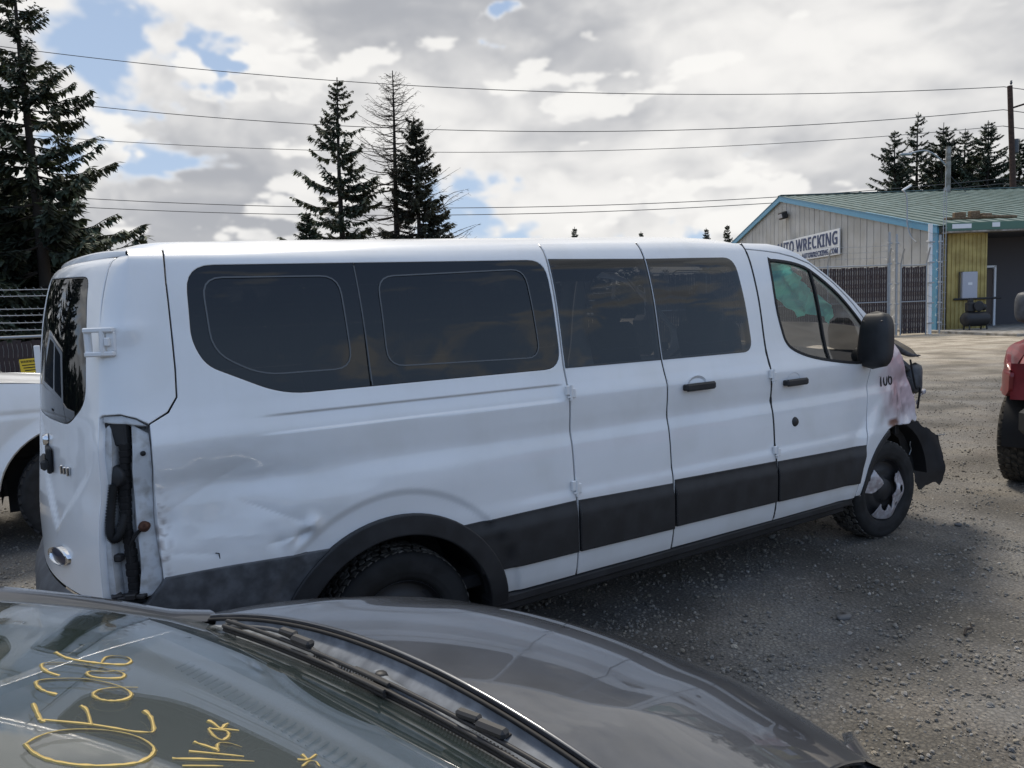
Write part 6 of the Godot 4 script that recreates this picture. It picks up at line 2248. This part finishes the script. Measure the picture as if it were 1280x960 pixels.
func trees() -> void:
	var dark := Color(0.068, 0.090, 0.062)
	fir("fir_tree", "tall dark fir at the left edge rising out of the picture", Vector3(-0.9, 0, -30.6), 15.8, 5.3, 0.10, 1, 0.64, dark)
	fir("fir_tree", "dark fir standing behind the big fir at the left edge", Vector3(-6.5, 0, -36.0), 14.0, 5.0, 0.08, 21, 1.0, dark)
	fir("fir_tree", "open branched fir left of the bare tree behind the van", Vector3(15.1, 0, -41.0), 16.4, 4.5, 0.18, 2, 0.66, Color(0.072, 0.092, 0.062), "", false, 0.012, 0.80)
	fir("bare_tree", "bare dead conifer with thin twigs behind the van", Vector3(19.4, 0, -42.4), 17.8, 7.8, 0.22, 3, 1.0, dark, "", true, 0.012, 0.8)
	fir("dense_fir_tree", "dense bushy fir growing against the bare dead conifer", Vector3(20.2, 0, -40.6), 14.5, 3.3, 0.12, 4, 0.95, Color(0.080, 0.086, 0.060), "", false, 0.0, 0.66)
	fir("young_fir_tree", "low young fir left of the open branched fir", Vector3(11.6, 0, -36.5), 7.6, 2.6, 0.2, 5, 1.0, Color(0.075, 0.10, 0.060))
	fir("young_fir_tree", "low young fir right of the open branched fir's foot", Vector3(15.8, 0, -37.0), 6.0, 2.6, 0.2, 15, 1.0, Color(0.065, 0.092, 0.056))
	fir("fir_tree", "broad low fir behind the barbed wire fence at the left edge", Vector3(-1.6, 0, -36.0), 8.2, 4.2, 0.03, 71, 1.0, dark, "", false, 0.0, 0.6)
	fir("fir_tree", "broad low fir behind the big fir's trunk", Vector3(-2.6, 0, -33.5), 8.0, 4.6, 0.03, 72, 1.0, dark, "", false, 0.0, 0.6)
	var left := [[-9.5, -27.0, 0.7], [-14.5, -33.0, 2.1], [-17.0, -24.0, 3.9], [-23.0, -30.0, 5.0]]
	for k in 4:
		copy_of(get_node("fir_tree"), Vector3(left[k][0], 0, left[k][1]), left[k][2], ["tall fir just outside the left edge of the picture", "second fir outside the left edge, farther back", "fir outside the left edge, nearer the fence", "farthest left fir outside the picture"][k])
	var g := "firs behind the workshop roof"
	fir("fir_tree", "leftmost fir behind the workshop roof", Vector3(73.8, 0, -39.7), 18.6, 5.0, 0.15, 6, 0.8, dark, g, false, 0.0, 0.72)
	fir("fir_tree", "tallest fir behind the workshop roof, with a thin pointed top", Vector3(81.0, 0, -41.4), 21.6, 5.4, 0.15, 7, 0.72, dark, g, false, 0.0, 0.72)
	fir("fir_tree", "fir behind the workshop roof just left of the street lamp", Vector3(77.9, 0, -37.2), 19.2, 5.6, 0.15, 8, 0.85, dark, g, false, 0.0, 0.72)
	fir("fir_tree", "fir behind the workshop roof just right of the street lamp", Vector3(82.9, 0, -37.6), 19.2, 5.6, 0.15, 9, 0.85, dark, g, false, 0.0, 0.72)
	fir("fir_tree", "fir behind the workshop roof just left of the tall utility pole", Vector3(80.6, 0, -34.2), 19.0, 6.0, 0.15, 10, 0.9, dark, g, false, 0.0, 0.72)
	fir("fir_tree", "rightmost fir behind the tall utility pole", Vector3(87.3, 0, -34.0), 17.8, 6.0, 0.15, 12, 0.9, dark, g, false, 0.0, 0.72)
	fir("fir_tree", "low bushy fir filling the gap left of the street lamp", Vector3(76.0, 0, -40.5), 15.6, 4.6, 0.15, 61, 0.9, dark, g, false, 0.0, 0.72)
	fir("fir_tree", "low bushy fir filling the gap right of the street lamp", Vector3(80.6, 0, -38.6), 15.8, 4.8, 0.15, 62, 0.9, dark, g, false, 0.0, 0.72)
	fir("fir_tree", "low bushy fir filling the gap left of the utility pole", Vector3(83.6, 0, -35.2), 16.0, 4.8, 0.15, 63, 0.9, dark, g, false, 0.0, 0.72)
	var tips := [[6.54, -63.4, 8.9, "small distant treetop over the van's rear roof corner"], [54.9, -68.8, 11.8, "distant treetop over the middle of the van roof"], [61.6, -64.4, 10.9, "distant treetop over the van roof, right of the middle"], [68.0, -60.0, 11.0, "distant yellowish treetop over the van roof near the gable"], [70.4, -58.9, 11.3, "distant treetop touching the left end of the gable"]]
	for k in tips.size():
		var q: Array = tips[k]
		fir("distant_tree", q[3], Vector3(q[0], 0, q[1]), q[2], 2.4, 0.3, 30 + k, 0.9, Color(0.075, 0.085, 0.045) if k >= 3 else dark, "distant treetops over the van roof")
	# more firs at the other end of the yard, which the van's windows mirror
	var far: Node3D = fir("yard_fir_tree", "fir at the far end of the yard behind the photographer", Vector3(10, 0, 70), 9.0, 3.5, 0.1, 50, 0.9, dark)
	for k in 7:
		copy_of(far, Vector3(-30 + k * 15 + 4 * sin(k * 3.0), 0, 66 + 8 * cos(k * 2.0)), k * 1.3, "fir at the far end of the yard, number %s from the west" % ["one", "two", "three", "four", "five", "six", "seven"][k])
	# the wood that closes the view all round
	var mm := MultiMesh.new()
	mm.transform_format = MultiMesh.TRANSFORM_3D
	mm.mesh = (get_node("yard_fir_tree/crown") as MeshInstance3D).mesh
	mm.instance_count = 330
	var r := RandomNumberGenerator.new()
	r.seed = 99
	for k in 330:
		var az := TAU * (k + r.randf()) / 330.0
		var d := r.randf_range(118.0, 150.0)
		var s := r.randf_range(0.85, 1.30) * d / 130.0
		mm.set_instance_transform(k, Transform3D(Basis(Vector3.UP, r.randf() * TAU).scaled(Vector3(s * 1.5, s, s * 1.5)), Vector3(sin(az) * d, -0.8, -cos(az) * d)))
	var wood := MultiMeshInstance3D.new()
	wood.name = "distant_wood"
	wood.multimesh = mm
	wood.material_override = M.needles
	wood.set_meta("kind", "stuff")
	tag(wood, "far dark belt of conifers closing the view round the yard", "wood")
	add_child(wood, true)

# ------------------------------------------------------------------ poles and wires
func poles_and_wires() -> void:
	var r := Vector3(0.84459, 0, 0.53542)
	var o := Vector3(-1.22, 0, 3.856) + Vector3(0.53542, 0, -0.84459) * 61.8
	var names := ["highest power line crossing the sky", "second power line from the top", "third power line from the top", "fourth power line from the top, just above the lowest", "lowest power line, skimming the treetops"]
	var curves := [[0.00112, -0.07746, 19.67924], [0.00136, -0.05206, 16.4318], [0.00108, -0.03123, 14.7557], [0.00103, -0.02384, 10.31692], [0.00101, -0.01952, 9.76817]]
	for k in 5:
		var W := thing("power_line", names[k], "power line", o, 0.0, "power lines above the yard")
		var c: Array = curves[k]
		var path := []
		for j in 61:
			var s := lerpf(-62.0, 40.9, j / 60.0)
			path.append(r * s + Vector3(0, c[0] * s * s + c[1] * s + c[2], 0))
		var mb := MB.new()
		mb.tube(path, 0.030 if k != 2 else 0.024, 5, false)
		var end: Vector3 = path[60]
		var more := []
		for j in 21:
			var s := j / 20.0
			more.append(end + r * 50.0 * s + Vector3(0, -8.0 * s * (1.0 - s) * 0.7 - 3.0 * s, 0))
		mb.tube(more, 0.030, 5, false)
		part("cable", mb, M.power_line, W)
	var P := thing("utility_pole", "tall brown wooden utility pole at the right edge", "utility pole", o + r * 40.9 + Vector3(0.3, 0, 0.3))
	var pm := MB.new()
	pm.tube([Vector3(-0.5, 0, 1.2), Vector3(0.0, 18.4, 0.0)], [0.27, 0.19], 12)
	part("pole", pm, M.pole_wood, P)
	var arm := MB.new()
	arm.bar(Vector3(0, 16.6, 0), r * 2.2 + Vector3(0, 17.2, 0), 0.14, 0.14)
	arm.bar(r * -0.5 + Vector3(-0.2, 8.4, 0.4), r * 1.6 + Vector3(-0.2, 9.2, 0.4), 0.12, 0.12)
	part("arm", arm, M.pole_wood, P)
	var ins := MB.new()
	for q: Array in [[0.1, 18.5], [0.15, 16.3], [0.15, 14.8], [1.9, 17.2]]:
		ins.lathe([Vector2(0, 0.35), Vector2(0.09, 0.3), Vector2(0.05, 0.2), Vector2(0.11, 0.15), Vector2(0.05, 0.0)], r * q[0] + Vector3(0, q[1], 0), Vector3.UP, 10)
	part("insulator", ins, M.grey_plastic, P)
	var tr := MB.new()
	tr.lathe([Vector2(0, 1.2), Vector2(0.3, 1.15), Vector2(0.32, 1.0), Vector2(0.32, 0.1), Vector2(0.3, 0.0), Vector2(0, 0)], Vector3(0.35, 13.0, 0.3), Vector3.UP, 14)
	part("transformer", tr, M.grey_plastic, P)
	var L := thing("street_lamp", "pale street lamp post with a curved arm before the firs", "street lamp", Vector3(51.5, 0, -23.1))
	var lm := MB.new()
	lm.tube([Vector3.ZERO, Vector3(0.0, 11.7, 0)], [0.20, 0.16], 12)
	part("pole", lm, M.concrete, L)
	var la := MB.new()
	la.tube(smooth_path([Vector3(0, 10.3, 0), r * -0.8 + Vector3(0, 11.1, 0), r * -1.6 + Vector3(0, 11.5, 0), r * -2.6 + Vector3(0, 11.35, 0)], 5), 0.05, 8)
	part("arm", la, M.galvanised, L)
	var lh := MB.new()
	lh.box(r * -2.9 + Vector3(0, 11.3, 0), Vector3(0.8, 0.16, 0.3), Basis(Vector3.UP, -0.565), 0.05)
	part("lamp_head", lh, M.galvanised, L)
	var gw := MB.new()
	gw.tube([Vector3(0, 9.9, 0), r * 4.4 + Vector3(0, 5.5, 0)], 0.03, 5)
	part("guy_wire", gw, M.power_line, L)

# ------------------------------------------------------------------ pickups
func pickup(called: String, label: String, at: Vector3, turn: float, paint: Material) -> Node3D:
	# origin on the ground under the front axle, x forward
	var T := thing(called, label, "pickup truck", at, turn)
	for s in [-1.0, 1.0]:
		var f := func(p: Vector2) -> Vector3:
			var d0 := p.distance_to(Vector2(0, 0.42))
			var d1 := p.distance_to(Vector2(-3.3, 0.42))
			var z := 0.885 - 0.10 * pow(maxf(p.y - 1.0, 0.0) / 0.4, 2.0) - 0.04 * pow(maxf(0.75 - p.y, 0.0) / 0.35, 2.0)
			z += 0.05 * (1.0 - smoothstep(0.50, 0.66, minf(d0, d1)))
			z -= 0.16 * pow(clampf((p.x - 0.3) / 0.6, 0.0, 1.0), 2.2)
			z -= 0.010 * smoothstep(0.04, 0.0, absf(p.y - 1.08))
			return Vector3(p.x, p.y, z * s)
		var ins := func(q: Vector3) -> Vector3: return Vector3(q.x * 0.9 - 0.1, 0.9, 0)
		var wing := pts([0.80, 0.86, 0.865, 0.91, 0.88, 1.05, 0.70, 1.20, 0.2, 1.27, -0.60, 1.33, -0.62, 1.25, -0.62, 0.50, -0.54, 0.50])
		wing.append_array(arc_pts(Vector2(0, 0.44), 0.54, 172.0, 50.0, 16))
		part("front_wing", panel(f, wing, [], 0.04, 0.03, ins, 0.03), paint, T)
		part("door", panel(f, pts([-0.63, 0.50, -1.72, 0.50, -1.72, 1.36, -0.63, 1.34]), [], 0.06, 0.03, ins, 0.03), paint, T)
		part("rear_door", panel(f, pts([-1.73, 0.50, -2.40, 0.50, -2.40, 1.37, -1.73, 1.36]), [], 0.06, 0.03, ins, 0.03), paint, T)
		var bed := pts([-2.43, 0.50, -2.80, 0.50])
		bed.append_array(arc_pts(Vector2(-3.3, 0.44), 0.52, 8.0, 172.0, 18))
		bed.append_array(pts([-4.5, 0.55, -4.5, 1.36, -2.43, 1.37]))
		part("bed_side", panel(f, bed, [], 0.06, 0.03, ins, 0.03), paint, T)
		var sill := MB.new()
		sill.box(Vector3(-1.6, 0.45, s * 0.80), Vector3(2.1, 0.12, 0.08), Basis(), 0.02)
		part("sill", sill, M.black_plastic, T)
		# side glass and pillars
		var gf := func(p: Vector2) -> Vector3: return Vector3(p.x, p.y, s * lerpf(0.79, 0.64, (p.y - 1.36) / 0.5))
		var w1 := rounded(pts([-0.86, 1.385, -1.69, 1.40, -1.69, 1.83, -1.33, 1.82]), 0.04)
		var w2 := rounded(pts([-1.77, 1.40, -2.30, 1.40, -2.22, 1.80, -1.77, 1.83]), 0.04)
		var frame := pts([-0.63, 1.345, -2.42, 1.37, -2.36, 1.86, -1.3, 1.90])
		part("cab_frame", panel(gf, frame, [w1, w2], 0.1, 0.1, ins, 0.03), paint, T)
		part("window", panel(gf, w1, [], 0.2, 0.2, ins, 0.005, -0.004), M.door_glass, T)
		part("window", panel(gf, w2, [], 0.2, 0.2, ins, 0.005, -0.004), M.door_glass, T)
		var mh := MB.new()
		var mc := Vector3(-0.92, 1.56, s * 0.985)
		mh.sheet(func(a: float, t: float) -> Vector3:
			var rr := pow(maxf(0.0, 1.0 - pow(absf(t), 3.0)), 1.0 / 3.0)
			return mc + Vector3(cos(a) * (0.10 if cos(a) > 0.0 else 0.04) * rr, t * 0.165, sin(a) * 0.115 * rr), steps(0, TAU, 24), steps(-1, 1, 14), mc)
		part("mirror", mh, M.grey_plastic, T)
		var ma := MB.new()
		ma.bar(Vector3(-0.90, 1.45, s * 0.80), Vector3(-0.91, 1.48, s * 1.02), 0.08, 0.06, 0.015)
		part("mirror_arm", ma, M.black_plastic, T)
		var dh := MB.new()
		dh.box(Vector3(-1.58, 1.18, s * 0.90), Vector3(0.16, 0.04, 0.04), Basis(), 0.01)
		part("handle", dh, M.black_plastic, T)
		var hl := MB.new()
		hl.box(Vector3(0.83, 0.98, s * 0.50), Vector3(0.14, 0.18, 0.24), Basis(Vector3.UP, -0.25 * s), 0.04)
		part("headlamp", hl, M.headlamp, T)
		var tl := MB.new()
		tl.box(Vector3(-4.49, 1.10, s * 0.82), Vector3(0.06, 0.40, 0.12), Basis(), 0.015)
		part("tail_lamp", tl, M.red_plastic, T)
		for x in [0.0, -3.3]:
			var hub := Vector3(x, 0.42, s * 0.79)
			var ax := Vector3(0, 0, s)
			var ty := part("tyre", tyre(0.425, 0.27, hub, ax), M.dusty_rubber if paint == M.red_paint else M.rubber, T)
			part("tread", tread(0.428, 0.26, hub, ax, 5, 38, 0.022), M.dusty_rubber if paint == M.red_paint else M.rubber, ty, "", "stuff")
			var rim := MB.new()
			rim.lathe([Vector2(0.262, 0.11), Vector2(0.25, 0.07), Vector2(0.20, 0.03), Vector2(0.10, 0.06), Vector2(0.07, 0.11), Vector2(0, 0.115)], hub, ax, 32)
			for k in 5:
				var a := TAU * k / 5.0
				var d := Vector3(cos(a), sin(a), 0)
				rim.bar(hub + d * 0.05 + ax * 0.08, hub + d * 0.24 + ax * 0.075, 0.09, 0.03, 0.01, ax)
			part("rim", rim, M.galvanised, ty)
			var lin_ := MB.new()
			lin_.sheet(func(a: float, w: float) -> Vector3: return Vector3(x + cos(a) * 0.53, 0.44 + sin(a) * 0.53, w * s), steps(-0.1, 3.24, 16), [0.86, 0.45], Vector3(x, 0.44, 0.6 * s), true)
			lin_.box(Vector3(x, 0.65, s * 0.46), Vector3(1.0, 0.8, 0.02))
			part("wheel_liner", lin_, M.black, T)
	var hd := MB.new()
	hd.sheet(func(z: float, t: float) -> Vector3: return Vector3(lerpf(-0.60, 0.86 - 0.10 * z * z, t), lerpf(1.36, 1.18, t) - 0.05 * z * z - 0.06 * pow(t, 6.0) + 0.015 * smoothstep(0.4, 0.3, absf(z)), z * lerpf(0.80, 0.72, t)), steps(-1, 1, 24), steps(0, 1, 14), Vector3(0, 0.5, 0))
	part("bonnet", hd, paint, T)
	for s in [-1.0, 1.0]:
		var wt := MB.new()
		wt.sheet(func(k: float, x: float) -> Vector3:
			var t := (x + 0.60) / 1.46
			var yw := lerpf(1.33, 1.27, smoothstep(-0.6, 0.2, x)) - 0.07 * smoothstep(0.2, 0.70, x) - 0.13 * smoothstep(0.66, 0.88, x)
			var zw := 0.885 - 0.10 * pow(maxf(yw - 1.0, 0.0) / 0.4, 2.0) - 0.16 * pow(clampf((x - 0.3) / 0.6, 0.0, 1.0), 2.2) + 0.004
			var b := Vector3(x, lerpf(1.36, 1.18, t) - 0.055 - 0.06 * pow(clampf(t, 0.0, 1.0), 6.0), lerpf(0.795, 0.715, t))
			var q := Vector3(x, yw, zw).lerp(b, k) + Vector3(0, 0.014 * sin(PI * k), 0)
			return Vector3(q.x, q.y, q.z * s), steps(0, 1, 5), steps(-0.60, 0.86, 14), Vector3(0, -3, 0))
		part("wing_top", wt, paint, T)
	var fa := MB.new()
	fa.sheet(func(z: float, y: float) -> Vector3: return Vector3(0.862 - 0.03 * z * z + 0.01 * smoothstep(1.0, 0.8, y), y, z), steps(-0.735, 0.735, 16), steps(0.84, 1.135, 6), Vector3(0, 0.9, 0))
	part("front_panel", fa, paint, T)
	var ws := MB.new()
	ws.sheet(func(z: float, t: float) -> Vector3: return Vector3(lerpf(-0.62, -1.30, t) + 0.10 * (1 - z * z), lerpf(1.34, 1.87, t), z * lerpf(0.77, 0.63, t)), steps(-1, 1, 14), steps(0, 1, 6), Vector3(-1.5, 1.2, 0))
	part("windscreen", ws, M.clear_glass, T)
	var cw := MB.new()
	cw.box(Vector3(-0.58, 1.335, 0), Vector3(0.16, 0.03, 1.42), Basis(), 0.01)
	for k in 2:
		cw.bar(Vector3(-0.60, 1.37, -0.55 + k * 0.65), Vector3(-0.66, 1.385, 0.0 + k * 0.62), 0.02, 0.02)
	part("cowl", cw, M.black_plastic, T)
	var rf := MB.new()
	rf.sheet(func(z: float, x: float) -> Vector3: return Vector3(x, 1.93 - 0.06 * pow(absf(z) / 0.65, 3.0) - 0.03 * smoothstep(-1.5, -1.25, x), z), steps(-0.66, 0.66, 14), [-2.40, -2.0, -1.5, -1.25], Vector3(-1.8, 1, 0))
	part("roof", rf, paint, T)
	var bk := MB.new()
	bk.sheet(func(z: float, t: float) -> Vector3: return Vector3(-2.40, lerpf(1.37, 1.88, t), z * lerpf(0.78, 0.65, t)), [-1.0, 1.0], [0.0, 1.0], Vector3(-1.5, 1.5, 0))
	part("rear_window", bk, M.door_glass, T)
	var inn := MB.new()
	inn.box(Vector3(-1.5, 0.95, 0), Vector3(1.7, 0.75, 1.5), Basis(), 0.05)
	inn.box(Vector3(-1.75, 1.45, 0), Vector3(0.14, 0.45, 1.3), Basis(Vector3.BACK, 0.2), 0.05)
	inn.box(Vector3(0.1, 0.9, 0), Vector3(1.3, 0.5, 1.0), Basis(), 0.05)
	part("interior", inn, M.interior_dark, T)
	var bd := MB.new()
	bd.box(Vector3(-3.46, 0.78, 0), Vector3(2.0, 0.06, 1.5))
	bd.box(Vector3(-2.45, 1.05, 0), Vector3(0.05, 0.6, 1.6))
	part("bed_floor", bd, M.black_plastic, T)
	var tg := MB.new()
	tg.box(Vector3(-4.50, 1.05, 0), Vector3(0.06, 0.58, 1.50), Basis(), 0.015)
	part("tailgate", tg, paint, T)
	var gr := MB.new()
	gr.box(Vector3(0.86, 0.98, 0), Vector3(0.05, 0.22, 0.92), Basis(), 0.01)
	for k in 4:
		gr.box(Vector3(0.89, 0.91 + k * 0.05, 0), Vector3(0.02, 0.018, 0.90), Basis(), 0.004)
	part("grille", gr, M.black_plastic, T)
	var bp := MB.new()
	bp.box(Vector3(0.90, 0.68, 0), Vector3(0.20, 0.24, 1.30), Basis(), 0.05)
	var bp2 := MB.new()
	bp2.box(Vector3(-4.60, 0.62, 0), Vector3(0.16, 0.18, 1.66), Basis(), 0.04)
	part("bumper", bp2, M.black_plastic, T)
	part("bumper", bp, M.black_plastic if paint == M.red_paint else M.chrome, T)
	var ch := MB.new()
	for s in [-0.4, 0.4]:
		ch.box(Vector3(-1.8, 0.45, s), Vector3(5.0, 0.14, 0.08))
	for x in [0.0, -3.3]:
		ch.tube([Vector3(x, 0.42, -0.7), Vector3(x, 0.42, 0.7)], 0.05, 8)
	part("chassis", ch, M.steel_dark, T)
	return T

func trucks() -> void:
	pickup("white_pickup", "white pickup truck half hidden behind the van's rear doors", Vector3(-1.05, 0, -3.76), 0.0, M.white_paint)
	# front right wheel at the right edge of the picture, nose towards the photographer
	var ang := 0.0
	var head := Vector2(-0.923, 0.385).rotated(RED_TURN).normalized()
	var right := Vector2(-head.y, head.x)
	var c := Vector2(6.245, 0.765) - right * 0.79
	ang = atan2(-head.y, head.x)
	var R := pickup("red_pickup", "red pickup truck cut off by the right edge of the picture", Vector3(c.x, 0, c.y), ang, M.red_paint)
	var r2: Node3D = copy_of(R, Vector3(10.2, 0, 9.6), 0.15, "red pickup truck standing behind the photographer")
	var w2: Node3D = copy_of(get_node("white_pickup"), Vector3(-3.0, 0, 12.5), PI - 0.2, "white pickup truck standing behind the photographer")

const RED_TURN := 0.2

# ------------------------------------------------------------------ small things
func small_things() -> void:
	# a few larger stones, a stick and dead leaves on the gravel
	var k := 0
	for q: Array in [[2.30, 1.55, 0.045, "pale flat stone on the gravel beside the grey car"], [2.9, 2.2, 0.035, "small dark stone on the open gravel"], [5.3, 2.6, 0.05, "grey stone lying on the gravel near the red pickup"], [4.4, 1.1, 0.03, "small stone ahead of the van's front wheel"]]:
		var S := thing("loose_stone", q[3], "stone", Vector3(q[0], ground_height(q[0], q[1]), q[1]))
		var mb := MB.new()
		mb.sheet(func(a: float, t: float) -> Vector3:
			var r := sqrt(maxf(0.0, 1.0 - t * t)) * (1.0 + 0.18 * sin(a * 3.0 + q[0] * 5.0))
			return Vector3(cos(a) * r, t * 0.5 + 0.25, sin(a) * r * 0.8) * float(q[2]), steps(0, TAU, 9), steps(-1, 1, 5), Vector3(0, 0.01, 0))
		part("stone", mb, M.stone_grey, S)
		k += 1
	var st := thing("stick", "short dark crooked stick lying on the gravel", "stick", Vector3(2.55, 0.012, 2.05))
	var sm := MB.new()
	sm.tube([Vector3.ZERO, Vector3(0.05, 0.008, -0.02), Vector3(0.10, 0.004, -0.015), Vector3(0.14, 0.012, -0.04)], [0.006, 0.007, 0.005, 0.003], 6)
	part("twig", sm, M.bark, st)
